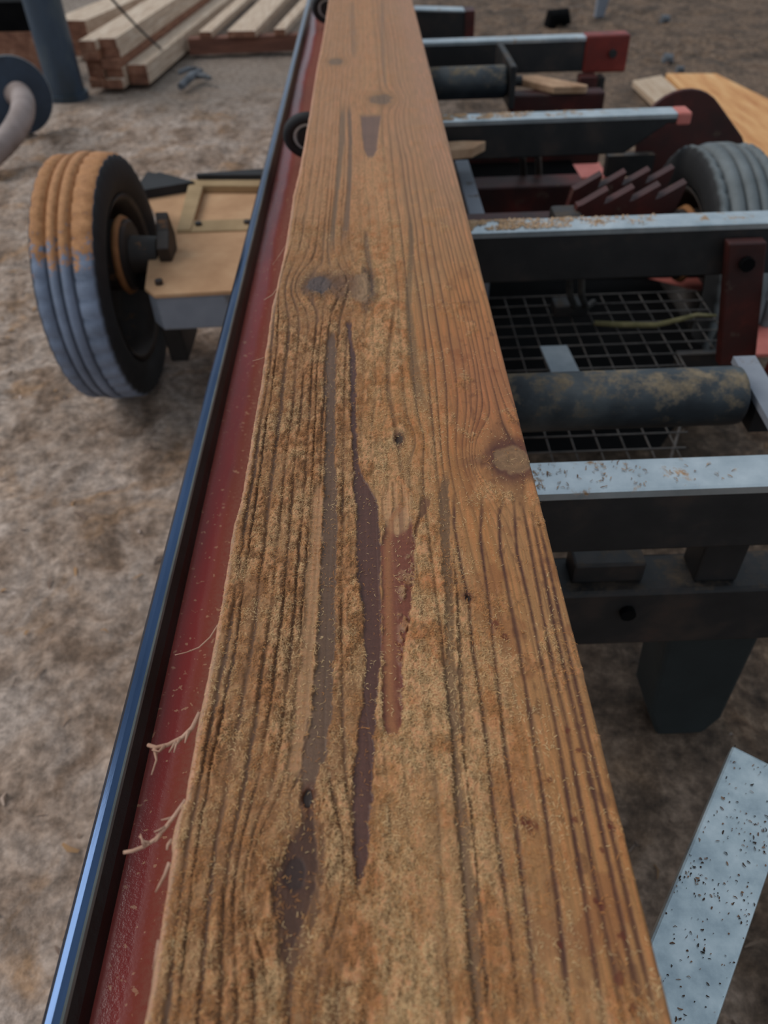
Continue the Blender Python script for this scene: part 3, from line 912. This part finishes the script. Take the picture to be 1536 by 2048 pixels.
    spot = sstep(0.73, 0.82, fbm(u * 130, v * 80, 77, 2)) * sstep(0.07, 0.10, u) * near
    wood = mixc(wood, full((86, 36, 22)), 0.4 * spot)
    wood = mixc(wood, full((96, 54, 34)), np.clip(dark * 1.05, 0, 1) * (1 - 0.45 * far))
    wood = mixc(wood, full((84, 56, 40)), 0.8 * gap * left * near)
    for q_ in range(7):
        wood = mixc(wood, full((94, 52, 36)), bm['ring%d' % q_] * np.clip(0.72 + 0.45 * fbm(u * 60, v * 14, 78, 3), 0, 1))
    wood = mixc(wood, full((214, 172, 138)), 0.8 * sstep(0.004, 0.0012, u - left_edge(v) - 0.002 * fbm(u * 0, v * 40, 79, 3)))
    fib = fbm(u * 700, v * 30, 74, 2)
    wood = wood * (0.84 + 0.32 * fib)[..., None]
    saw = 1 + 0.04 * np.sin(v * 900 + 3 * fbm(u * 8, v * 30, 75, 2))
    for k, c_, w in (('grey1', (116, 86, 66), 0.94), ('purple', (104, 66, 54), 1), ('red', (138, 76, 54), 1), ('cream', (206, 164, 116), 0.9), ('grey2', (120, 88, 62), 0.85), ('grey2b', (106, 72, 50), 0.9), ('tan0', (196, 148, 104), 0.85),
                     ('grey3', (122, 94, 66), 0.7), ('arrow', (118, 90, 82), 0.85), ('top1', (122, 98, 76), 0.75), ('top2', (118, 92, 74), 0.8), ('line5', (108, 82, 64), 0.8),
                     ('line6', (116, 78, 52), 0.75), ('vline', (120, 76, 52), 0.8), ('topA', (140, 108, 88), 0.5), ('topB', (140, 108, 88), 0.5), ('knotdark', (78, 46, 32), 0.85)):
        shade = full(c_) * ((0.84 + 0.32 * fbm(u * 380, v * 12, 76, 3)) * saw)[..., None]
        wood = mixc(wood, shade, bm[k] * w)
    stripe = bm['red'] * np.exp(-((u - np.interp(v, BANDS['red'][:, 0], BANDS['red'][:, 1]) - 0.005) / 0.0035) ** 2)
    wood = mixc(wood, full((182, 118, 74)), 0.8 * stripe)
    gl = bm['purple'] * 0.25 + bm['red'] * 0.25 + bm['grey1'] * 0.2
    n1 = fbm(u * 60, v * 42, 81, 4)
    n2 = fbm(u * 520, v * 400, 82, 3)
    orange = sstep(0.46, 0.60, n1 + 0.06 * left - 0.05 * centre)
    dust = mixc(full((214, 171, 122)), full((204, 140, 90)), orange * (0.55 + 0.45 * sstep(0.4, 0.6, n2)))
    dust = mixc(dust, full((188, 132, 92)), 0.55 * left)
    dust = mixc(dust, full((124, 82, 50)), (0.5 + 0.35 * left) * sstep(0.52, 0.34, n2))
    n3 = fbm(u * 210, v * 150, 83, 3)
    dust = mixc(dust, full((112, 72, 44)), (0.35 + 0.4 * left) * near * sstep(0.50, 0.36, n3))  # lump shading put into the colour: dips darkened, crests lightened
    dust = mixc(dust, full((224, 181, 132)), 0.45 * near * sstep(0.54, 0.68, n3))
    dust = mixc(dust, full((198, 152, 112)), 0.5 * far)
    col = mixc(wood, dust, D * 0.92)
    h = 0.0030 * D * (0.3 + 0.7 * n2) + 0.0010 * D * n1 + 0.0012 * D * n3 * near - 0.0006 * dark * near - 0.0004 * bare
    # knots
    for i, (ku, kv, a, c_, rr) in enumerate(KN):
        q = np.sqrt(((u - ku) / a) ** 2 + ((v - kv) / c_) ** 2) + 0.5 * (fbm(u * 120, v * 120, 91 + i, 3) - 0.5)
        core, halo = sstep(1.05, 0.75, q), sstep(2.0, 0.9, q) * sstep(0.6, 0.95, q)
        if i == 0:
            cc, hc = C((160, 120, 84)), C((92, 44, 36))
            arm_ = np.exp(-((v - kv + 0.002) / 0.010) ** 2) * sstep(-0.075, -0.01, u - ku) * sstep(0.004, -0.012, u - ku)
            halo = np.maximum(halo, 1.0 * arm_ * (0.6 + 0.5 * fbm(u * 90, v * 90, 95, 3)))
        elif i == 1:
            cc, hc = C((96, 82, 80)), C((112, 78, 54))
        elif i == 2:
            cc, hc = C((172, 134, 98)), C((76, 56, 46))
            halo = halo * sstep(-0.002, 0.004, u - ku)
        elif i in (6, 7):
            cc, hc, core, halo = C((124, 100, 80)), C((168, 116, 72)), core * 0.8, halo * 0.5
        elif i == 9:
            cc, hc, core = C((128, 88, 60)), C((132, 92, 62)), core * 0.8
        elif i == 3:
            cc, hc = C((54, 32, 28)), C((84, 48, 34))
            core, halo = core * 0.85, halo * 0.45
        else:
            cc, hc = C((44, 24, 20)), C((110, 62, 40))
        rings = 0.92 + 0.13 * np.sin(q * 16)
        col = mixc(col, np.broadcast_to(hc, u.shape + (3,)), 0.8 * halo)
        col = mixc(col, np.broadcast_to(cc, u.shape + (3,)) * rings[..., None], 0.9 * core)
        D = D * (1 - core) * (1 - 0.6 * halo)
        h = h - (0.0018 if i in (4, 5, 8) else 0.0006) * core
    for (su, sv, r_) in SPOTS:
        q = np.hypot(u - su, (v - sv) / 1.3) / r_ + 1.2 * (fbm(u * 400, v * 400, 99, 2) - 0.5)
        col = mixc(col, full((112, 44, 22)), 0.75 * sstep(1.1, 0.5, q))
    rough = np.clip(0.58 + 0.37 * D - gl, 0.36, 0.95)
    return np.clip(col, 0, 1), h, D, rough


def make_cant():
    ypx = np.linspace(2140, -80, 1060)
    vs = np.array([ground_point(768, y, ZT)[1] for y in ypx])
    vs = np.concatenate([np.linspace(-0.7, vs[0], 30)[:-1], vs, np.linspace(vs[-1], 4.1, 25)[1:]])
    s_ = np.linspace(0, 1, 470)
    U = left_edge(vs)[:, None] * (1 - s_)[None] + right_edge(vs)[:, None] * s_[None]
    rough_edge = 0.0006 * (fbm(vs * 260, vs * 0, 15, 3) - 0.5) + 0.001 * (fbm(vs * 70, vs * 0, 16, 2) - 0.5)
    U += rough_edge[:, None] * np.exp(-s_ / 0.01)[None]
    V = np.broadcast_to(vs[:, None], U.shape).copy()
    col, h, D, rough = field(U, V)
    Z = ZT + h
    rim = np.minimum(s_, 1 - s_) * 0.265
    Z = Z - 0.0022 * np.exp(-rim / 0.0012)[None]
    ny, nx = U.shape
    P = np.stack([U, V, Z], -1).reshape(-1, 3)
    idx = np.arange(ny * nx).reshape(ny, nx)
    q = np.stack([idx[:-1, :-1], idx[:-1, 1:], idx[1:, 1:], idx[1:, :-1]], -1).reshape(-1, 4)
    # flanks: 3 rings down to the bunks
    low, lq, lc = [], [], []
    n0 = len(P)
    rim_i = np.concatenate([idx[:, 0], idx[-1, 1:], idx[::-1, -1][1:], idx[0, ::-1][1:-1]])
    prev = rim_i
    for z in (0.80, 0.74, RT):
        cur = n0 + np.arange(len(rim_i))
        ring = P[rim_i].copy()
        ring[:, 2] = z
        low.append(ring)
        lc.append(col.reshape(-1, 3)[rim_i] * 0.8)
        lq.append(np.stack([prev, np.roll(prev, -1), np.roll(cur, -1), cur], -1))
        prev = cur
        n0 += len(rim_i)
    P2 = np.concatenate([P] + low)
    faces = np.concatenate([q] + lq)
    me = bpy.data.meshes.new('squared_timber')
    c = np.array([0.0, 1.7, RT])
    me.vertices.add(len(P2))
    me.vertices.foreach_set('co', (P2 - c).astype(np.float32).ravel())
    nf = len(faces)
    me.loops.add(nf * 4 + len(prev))
    me.polygons.add(nf + 1)
    me.loops.foreach_set('vertex_index', np.concatenate([faces.ravel(), prev[::-1]]).astype(np.int32))
    me.polygons.foreach_set('loop_start', np.concatenate([np.arange(nf) * 4, [nf * 4]]).astype(np.int32))
    me.update(calc_edges=True)
    me.validate()
    me.shade_smooth()
    a = me.attributes.new('col', 'FLOAT_COLOR', 'POINT')
    cc = np.concatenate([col.reshape(-1, 3)] + lc)
    a.data.foreach_set('color', np.concatenate([cc, np.ones((len(cc), 1))], 1).astype(np.float32).ravel())
    r_ = me.attributes.new('rough', 'FLOAT', 'POINT')
    r_.data.foreach_set('value', np.concatenate([rough.ravel(), np.full(len(cc) - rough.size, 0.8)]).astype(np.float32))
    me.materials.append(MAT['cant'])
    o = bpy.data.objects.new('squared_timber', me)
    COL.objects.link(o)
    place(o, c)
    return tag(o, 'long reddish brown squared timber with dark grain bands lying on the sawmill bed', 'timber')


cant = make_cant()


# torn splinters on the timber's left arris
def splinter(pts, r0, r1, twigs=()):
    def W3(x, y, dz):
        p = ground_point(x, y, ZT + dz)
        return np.array([p[0], p[1], ZT + dz])
    path = [W3(*p) for p in pts]
    n = len(path)
    m = MB().tube(path, [0.72 * (r0 + (r1 - r0) * i / (n - 1)) for i in range(n)], 6)
    for t in twigs:
        m.tube([W3(*p) for p in t], [r1 * 0.9, r1 * 0.4, r1 * 0.25][:len(t)], 5)
    return m.build('splinter', 'splinter', cant, smooth=True)


splinter([(436, 1250, -.003), (420, 1275, -.006), (398, 1295, -.008), (372, 1305, -.010), (350, 1310, -.010)], .0011, .0005)
splinter([(400, 1425, -.003), (385, 1455, -.006), (365, 1475, -.008), (335, 1490, -.010), (312, 1495, -.012), (296, 1490, -.013)], .0026, .0019,
         [[(310, 1496, -.012), (313, 1520, -.014), (303, 1550, -.016)], [(360, 1478, -.008), (352, 1490, -.008), (348, 1505, -.008)],
          [(352, 1484, -.008), (343, 1497, -.009), (338, 1505, -.009)], [(378, 1462, -.006), (372, 1478, -.006), (370, 1486, -.006)], [(330, 1491, -.01), (318, 1503, -.01), (304, 1500, -.011)]])
splinter([(372, 1600, -.003), (352, 1628, -.005), (335, 1650, -.007), (312, 1678, -.009), (288, 1693, -.011), (265, 1702, -.012), (247, 1705, -.012)], .0022, .0016,
         [[(330, 1655, -.007), (318, 1660, -.006), (308, 1664, -.005)], [(300, 1686, -.010), (288, 1682, -.008), (278, 1672, -.006)], [(290, 1692, -.010), (284, 1680, -.007), (281, 1668, -.005)],
          [(345, 1636, -.006), (332, 1638, -.005), (322, 1640, -.004)], [(322, 1668, -.008), (314, 1680, -.008), (310, 1684, -.008)], [(338, 1648, -.006), (326, 1664, -.008), (316, 1668, -.008)]])
splinter([(340, 1725, -.002), (330, 1750, -.004), (318, 1772, -.006), (311, 1785, -.007)], .0022, .0007)
splinter([(345, 1680, -.002), (336, 1690, -.004), (334, 1700, -.004)], .0022, .0009)
splinter([(532, 714, -.003), (520, 718, -.004), (505, 722, -.006)], .0008, .0004)
splinter([(556, 575, -.003), (545, 590, -.005), (528, 600, -.007)], .0012, .0006)
splinter([(572, 490, -.003), (558, 512, -.006), (545, 530, -.008)], .0007, .0004)
splinter([(318, 1880, -.002), (311, 1915, -.003), (306, 1940, -.004)], .0014, .0006)


# ------------------------------------------------------------------ loose sawdust fibres
def fibre_mesh(name, pos, nrm_h, length, width, cols, cat_label):
    """pos (n,3); one bent ribbon of two quads for each fibre."""
    n = len(pos)
    th = rng.uniform(0, 2 * np.pi, n)
    bend = rng.uniform(-0.9, 0.9, n)
    d1 = np.stack([np.cos(th), np.sin(th), rng.uniform(-0.1, 0.35, n)], 1)
    d2 = np.stack([np.cos(th + bend), np.sin(th + bend), rng.uniform(-0.25, 0.5, n)], 1)
    L = length[:, None] * 0.5
    A, B_, C_ = pos - d1 * L, pos, pos + d2 * L
    side = np.stack([-np.sin(th + bend / 2), np.cos(th + bend / 2), rng.uniform(-0.5, 0.5, n)], 1) * width[:, None] * 0.5
    V = np.stack([A - side * 0.6, A + side * 0.6, B_ - side, B_ + side, C_ - side * 0.5, C_ + side * 0.5], 1)
    V[:, 2:4, 2] += nrm_h[:, None]
    V = V.reshape(-1, 3)
    base = (np.arange(n) * 6)[:, None]
    Fq = np.concatenate([base + np.array([[0, 1, 3, 2]]), base + np.array([[2, 3, 5, 4]])], 0)
    me = bpy.data.meshes.new(name)
    c = np.array([V[:, 0].mean(), V[:, 1].mean(), V[:, 2].min()])
    me.vertices.add(len(V))
    me.vertices.foreach_set('co', (V - c).astype(np.float32).ravel())
    me.loops.add(len(Fq) * 4)
    me.polygons.add(len(Fq))
    me.loops.foreach_set('vertex_index', Fq.astype(np.int32).ravel())
    me.polygons.foreach_set('loop_start', (np.arange(len(Fq)) * 4).astype(np.int32))
    me.update(calc_edges=True)
    at = me.attributes.new('col', 'FLOAT_COLOR', 'POINT')
    cc = np.repeat(cols, 6, 0)
    at.data.foreach_set('color', np.concatenate([cc, np.ones((len(cc), 1))], 1).astype(np.float32).ravel())
    me.materials.append(MAT['chips'])
    o = bpy.data.objects.new(name, me)
    COL.objects.link(o)
    place(o, c)
    return o


def timber_dust(n):
    v = 0.07 + 1.05 * rng.uniform(0, 1, n) ** 1.25
    u = left_edge(v) + (right_edge(v) - left_edge(v)) * rng.uniform(0.004, 0.996, n)
    col, h, D, _ = field(u, v)
    crumb = (v < 0.75) * 0.03
    clus = sstep(0.36, 0.58, fbm(u * 120, v * 90, 131, 3))
    keep = rng.uniform(0, 1, n) < np.clip(D * (0.3 + 0.7 * clus), 0, 1) * np.where(v > 0.7, 0.7, 1.0) + crumb
    u, v, h, col, D = u[keep], v[keep], h[keep], col[keep], D[keep]
    n = len(u)
    pal = np.array([C((224, 188, 138)), C((212, 168, 114)), C((206, 148, 92)), C((188, 124, 72)), C((160, 108, 68)), C((198, 134, 80))])
    k = np.clip((fbm(u * 60, v * 42, 81, 4) - 0.34) * 12 + rng.normal(0, 1.4, n), 0, 5.99).astype(int)
    cc = pal[k] * rng.uniform(0.75, 1.1, n)[:, None]
    w = np.where(D > 0.35, 0.5, 0.15)[:, None]
    cc = cc * (1 - w) + col * w
    pos = np.stack([u, v, ZT + h + 0.0004], 1)
    ln = rng.uniform(0.0011, 0.0034, n) * np.where(rng.uniform(0, 1, n) < 0.04, 1.7, 1.0)
    wd = rng.uniform(0.0002, 0.0005, n)
    o = fibre_mesh('sawdust', pos, rng.uniform(0, 0.0007, n), ln, wd, cc, None)
    return tag(o, 'loose tan sawdust fibres strewn along the squared timber', 'sawdust', None, 'stuff')


timber_dust(300000)


def arm_dust():
    n = 1500
    t = rng.uniform(0.0, 0.62, n)
    w = rng.uniform(-0.034, 0.034, n)
    c_ = np.exp(-((t - 0.095) / 0.022) ** 2) * (w > -0.012) + 0.9 * np.exp(-((t - 0.165) / 0.016) ** 2) + 0.22
    keep = rng.uniform(0, 1, n) < c_
    t, w = t[keep], w[keep]
    A = np.array([0.379, 0.446, 0.5]) + s * 0.036
    pos = A[None] - d[None] * t[:, None] + s[None] * w[:, None]
    pos[:, 2] = 0.5008
    n = len(t)
    pal = np.array([C((72, 52, 40)), C((110, 76, 54)), C((150, 112, 84)), C((56, 46, 40))])
    o = fibre_mesh('sawdust', pos, np.full(n, 0.0008), 0.0008 + 0.0045 * rng.uniform(0, 1, n) ** 2.2, rng.uniform(0.0005, 0.0018, n), pal[rng.integers(0, 4, n)], None)
    tag(o, 'dark sawdust specks sprinkled on the galvanised arm', 'sawdust', None, 'stuff')
    n = 420
    x = 0.16 + rng.exponential(0.10, n)
    y = rng.uniform(0.681, 0.729, n)
    keep = (x < 0.6) & (fbm(x * 90, y * 90, 141, 3) > 0.5)
    x, y = x[keep], y[keep]
    n = len(x)
    pos = np.stack([x, y, np.full(n, RT + 0.001)], 1)
    pal = np.array([C((150, 116, 84)), C((118, 84, 58)), C((176, 140, 104))])
    o = fibre_mesh('sawdust', pos, np.full(n, 0.0006), rng.uniform(0.002, 0.007, n), rng.uniform(0.0006, 0.0016, n), pal[rng.integers(0, 3, n)], None)
    tag(o, 'brown sawdust crumbs on the nearest steel bunk', 'sawdust', None, 'stuff')
    for yc, lab in ((1.452, 'tan sawdust film on the second steel bunk beside the timber'), (2.146, 'tan sawdust film on the third steel bunk beside the timber')):
        n = 3000
        x = 0.14 + rng.exponential(0.13, n)
        y = rng.uniform(yc - 0.02, yc + 0.027, n)
        keep = (x < 0.55) & (fbm(x * 30, y * 30, 151, 3) + 0.5 * (y - yc) / 0.027 * 0.3 > 0.46)
        x, y = x[keep], y[keep]
        n = len(x)
        pos = np.stack([x, y, np.full(n, RT + 0.001)], 1)
        pal = np.array([C((196, 160, 122)), C((174, 136, 100)), C((212, 180, 146))])
        o = fibre_mesh('sawdust', pos, np.full(n, 0.0008), rng.uniform(0.003, 0.008, n), rng.uniform(0.001, 0.0026, n), pal[rng.integers(0, 3, n)], None)
        tag(o, lab, 'sawdust', None, 'stuff')


arm_dust()


def floor_litter():
    n = 2600
    x = rng.uniform(-2.6, 2.6, n)
    y = 0.2 + 7.5 * rng.uniform(0, 1, n) ** 1.5
    Z = 0.055 * (fbm(x * 2.1, y * 2.1, 3, 4) - 0.5) + 0.05 * (fbm(x * 9, y * 9, 5, 3) - 0.5) + 0.018 * (fbm(x * 34, y * 34, 9, 2) - 0.5) - 0.012
    keep = ~((y > 5.0) & (x < 0)) & ~((x > 1.3) & (y > 3.0) & (y < 5.6)) & (np.hypot(x + 0.74, y - 2.03) > 0.2) & (np.hypot(x - 0.79, y - 2.03) > 0.2)
    x, y, Z = x[keep], y[keep], Z[keep]
    n = len(x)
    pal = np.array([C((176, 152, 136)), C((150, 126, 108)), C((186, 166, 154)), C((128, 106, 92)), C((166, 128, 92)), C((110, 94, 84))])
    right = x > 0.4
    idx = rng.integers(0, 6, n)
    cc = pal[idx] * np.where(right, 0.55, 1.0)[:, None]
    pos = np.stack([x, y, Z + 0.004], 1)
    o = fibre_mesh('wood_litter', pos, rng.uniform(0, 0.006, n), rng.uniform(0.008, 0.04, n), rng.uniform(0.003, 0.010, n), cc, None)
    tag(o, 'bark shreds and wood shavings littering the earth floor', 'litter', None, 'stuff')


floor_litter()


# ------------------------------------------------------------------ lumber stack and yard things
def gp3(x, y, z):
    p = ground_point(x, y, z)
    return np.array([p[0], p[1], z])


def plank(name, c, ang, w, t, l, mat, label, cat='plank', group=None):
    """c = middle of the near end's underside."""
    dv = np.array([math.sin(ang), math.cos(ang), 0])
    sv = np.array([math.cos(ang), -math.sin(ang), 0])
    m = MB().obox(np.array(c) + dv * l / 2 + np.array([0, 0, t / 2]), sv, dv, (0, 0, 1), w / 2, l / 2, t / 2)
    o = m.build(name, mat, None, bevel=0.003)
    if mat.startswith('lumber'):
        o.data.materials.append(MAT['end_grain'])
        for q_ in (2, 3):
            o.data.polygons[q_].material_index = 1
    return tag(o, label, cat, group)


A6 = math.radians(6.5)
names = ['bottom', 'second', 'third', 'fourth', 'top']
for col_i, (xo, n_l, place_s) in enumerate(((-1.685, 5, 'leftmost column beside the blue post'), (-1.572, 5, 'middle column'), (-1.435, 2, 'low right column'))):
    for k in range(n_l):
        t = 0.052 if col_i < 2 else 0.056
        yy = 5.42 + rnd.uniform(-0.04, 0.05)
        w = (0.104, 0.108, 0.125)[col_i]
        lay = names[k] if k < n_l - 1 else 'top'
        plank('sawn_plank', (xo + rnd.uniform(-0.006, 0.006), yy, 0.012 + k * (t + 0.001)), A6, w, t, 3.0, 'lumber_brown' if (k + col_i) % 3 == 0 and k < n_l - 1 else 'lumber',
              '%s plank of the %s in the sawn lumber stack' % (lay, place_s), 'plank', 'planks of the sawn lumber stack')
plank('sawn_plank', (-2.02, 6.3, 0.01), math.radians(14), 0.16, 0.22, 2.6, 'lumber', 'thick pale beam lying behind the blue post', 'plank')
plank('sawn_plank', (-2.32, 6.6, 0.01), math.radians(14), 0.2, 0.14, 2.6, 'lumber', 'flat pale beam farthest left behind the blue post', 'plank')
dk = plank('wooden_pallet_block', (-2.35, 5.75, 0.01), math.radians(4), 0.5, 0.26, 0.22, 'lumber_brown', 'brown wooden block behind the dark blue flange', 'block')
dkb = plank('crate', (-2.35, 5.76, 0.272), math.radians(4), 0.52, 0.16, 0.24, 'dark_obj', 'black crate on the brown block behind the dark blue flange', 'crate')
be = MB().obox((-0.78, 6.30, 0.055), (1, 0.02, 0), (-0.02, 1, 0), (0, 0, 1), 0.47, 0.05, 0.05).build('timber_bearer', 'bearer', None, bevel=0.004)
tag(be, 'rusty brown timber bearer lying across the floor under loose planks', 'timber')
for (x, y, w, l, a, lab) in ((-0.865, 6.22, 0.20, 2.8, 6, 'wide pale plank resting on the brown bearer'), (-1.12, 6.24, 0.09, 2.8, 6, 'narrow grey plank beside the wide pale plank'), (-0.60, 6.24, 0.08, 2.6, 7, 'narrow pale plank next to the steel track rail')):
    plank('loose_plank', (x, y, 0.106), math.radians(a), w, 0.04, l, 'lumber', lab, 'plank')
be2 = MB().obox((-0.45, 8.6, 0.055), (1, 0.0, 0), (0, 1, 0), (0, 0, 1), 0.65, 0.05, 0.05).build('timber_bearer', 'bearer', None, bevel=0.004)
tag(be2, 'far brown bearer under the other ends of the loose planks', 'timber')

po = empty('shed_post', (-1.862, 5.32, 0))
MB().tube([(-1.862, 5.32, -0.03), (-1.862, 5.32, 3.2)], 0.108, 28).build('post_tube', 'post', po, smooth=False)
MB().tube([(-1.862, 5.32, -0.03), (-1.862, 5.32, 0.02)], 0.125, 28).build('base_collar', 'post', po)
tag(po, 'round weathered blue steel post standing beside the lumber stack', 'post')

dh = empty('suction_hose', (-1.95, 4.3, 0))
nrm = np.array([0.45, -0.87, 0.2])
nrm /= np.linalg.norm(nrm)
cD = np.array([-1.90, 4.62, 0.175])
fl = MB().tube([cD + nrm * 0.02, cD - nrm * 0.02], 0.185, 40).build('flange_disc', 'flange', dh)
MB().tube([cD - nrm * 0.021, cD - nrm * 0.045], 0.192, 40).build('flange_rim', 'pale', dh)
hp = [cD + nrm * 0.02, cD + nrm * 0.08 + np.array([0.02, 0, 0.015]), np.array([-1.765, 4.38, 0.205]), np.array([-1.735, 4.22, 0.17]), np.array([-1.775, 4.06, 0.11]), np.array([-1.86, 3.90, 0.066]), np.array([-1.99, 3.72, 0.06]), np.array([-2.2, 3.5, 0.06])]
# smooth the path
for _ in range(3):
    q = [hp[0]]
    for a_, b_ in zip(hp[:-1], hp[1:]):
        q += [a_ * 0.75 + b_ * 0.25, a_ * 0.25 + b_ * 0.75]
    q.append(hp[-1])
    hp = q
MB().tube(hp, [0.056 + 0.002 * (i % 2) for i in range(len(hp))], 20).build('hose_pipe', 'hose', dh, smooth=True)
tag(dh, 'fat grey suction hose bending down from a dark blue flange', 'hose')

# thin cable slanting down in front of the stack
a_, b_ = gp3(345, 116, 0.004), np.array([-1.345, 4.62, 0.70])
pth = [a_ + (b_ - a_) * t - np.array([0, 0, 0.03 * math.sin(math.pi * min(t, 1))]) for t in np.linspace(0, 1, 14)]
pth.append(np.array([-1.80, 4.9, 3.0]))
cb = MB().tube(pth, 0.007, 8).build('cable', 'cable', None, smooth=True)
tag(cb, 'thin black cable slanting down across the lumber stack', 'cable')

# debris
rg = MB()
p0 = gp3(384, 160, 0.0)
for (x0, y0, x1, y1, r_) in ((-0.03, -0.24, 0.05, 0.1, 0.022), (0.03, 0.0, 0.14, -0.1, 0.016), (-0.1, 0.1, 0.02, 0.16, 0.014)):
    rg.tube([p0 + (x0, y0, 0.02), p0 + ((x0 + x1) / 2, (y0 + y1) / 2, 0.035), p0 + (x1, y1, 0.03)], [r_, r_ * 1.2, r_ * 0.7], 7)
tag(rg.build('scrap', 'debris', None), 'small grey scrap lying on the floor right of the lumber stack', 'scrap')
p0 = gp3(1115, 50, 0.0)
tag(MB().tube([p0 + (-0.06, 0, -0.01), p0 + (-0.055, 0, 0.05), p0 + (0.055, 0.02, 0.055), p0 + (0.07, 0.02, 0.0)], [0.05, 0.06, 0.055, 0.04], 10).build('scrap', 'dark_obj', None), 'dark round lump on the earth beyond the red bunk end', 'scrap')
p0 = gp3(1200, 36, 0.0)
tag(MB().prism([(p0[0] - 0.04, 0), (p0[0] + 0.03, 0), (p0[0] + 0.09, 0.32), (p0[0] - 0.03, 0.32)], 'y', p0[1], p0[1] + 0.05).build('steel_stake', 'axle', None, bevel=0.006), 'grey steel stake standing on the earth at the far end', 'stake')
for i, (x, y, sz) in enumerate(((1335, 122, 0.03), (1360, 143, 0.022), (1330, 43, 0.03))):
    p0 = gp3(x, y, 0.0)
    m = MB().tube([p0 + (-sz, 0, -0.01), p0 + (-sz * 0.5, 0, sz * 0.7), p0 + (sz * 0.6, 0.01, sz * 0.6), p0 + (sz, 0, -0.01)], [sz * 0.5, sz, sz * 0.9, sz * 0.4], 8)
    tag(m.build('stone', 'debris', None), ('grey stone on the earth nearest the orange boards', 'small grey stone just below the other beside the orange boards', 'grey stone highest up on the bare earth')[i], 'stone')

# orange boards on the ground at the right
wb = MB().prism([(1.81, 5.19), (2.10, 5.15), (2.20, 4.55), (2.52, 2.9), (1.76, 2.9), (1.79, 4.2)], 'z', -0.004, 0.036).build('wide_board', 'ply', None, bevel=0.003)
tag(wb, 'wide orange pine slab lying on the earth behind the right tyre', 'board')
nb = MB().prism([(1.58, 5.08), (1.78, 5.18), (1.775, 4.2), (1.745, 3.3), (1.60, 3.3)], 'z', -0.004, 0.030).build('narrow_board', 'ply_grey', None, bevel=0.003)
tag(nb, 'narrow greyish pine board beside the wide orange slab', 'board')

# things caught on the machine
st_p = [(0.505, 1.60, 0.381), (0.56, 1.585, 0.383), (0.64, 1.575, 0.384), (0.70, 1.59, 0.388), (0.745, 1.61, 0.387), (0.79, 1.605, 0.386)]
tag(MB().tube(st_p, [0.006, 0.007, 0.0065, 0.006, 0.005, 0.003], 8).build('stick', 'stick', None, smooth=True), 'crooked greenish stick lying on the wire mesh tray', 'stick')
tag(MB().prism([(0.15, 2.03), (0.26, 2.05), (0.30, 2.10), (0.24, 2.11), (0.15, 2.10)], 'z', 0.61, 0.635).build('wood_offcut', 'bark', None, bevel=0.003), 'pale wood offcut caught beside the third bunk', 'offcut')
tag(MB().prism([(0.495, 2.80), (0.515, 2.84), (0.56, 2.84), (0.70, 2.70), (0.69, 2.685), (0.59, 2.69)], 'z', 0.586, 0.608).build('wood_offcut', 'bark', None, bevel=0.003), 'pinkish pointed wood offcut lying below the fourth bunk', 'offcut')
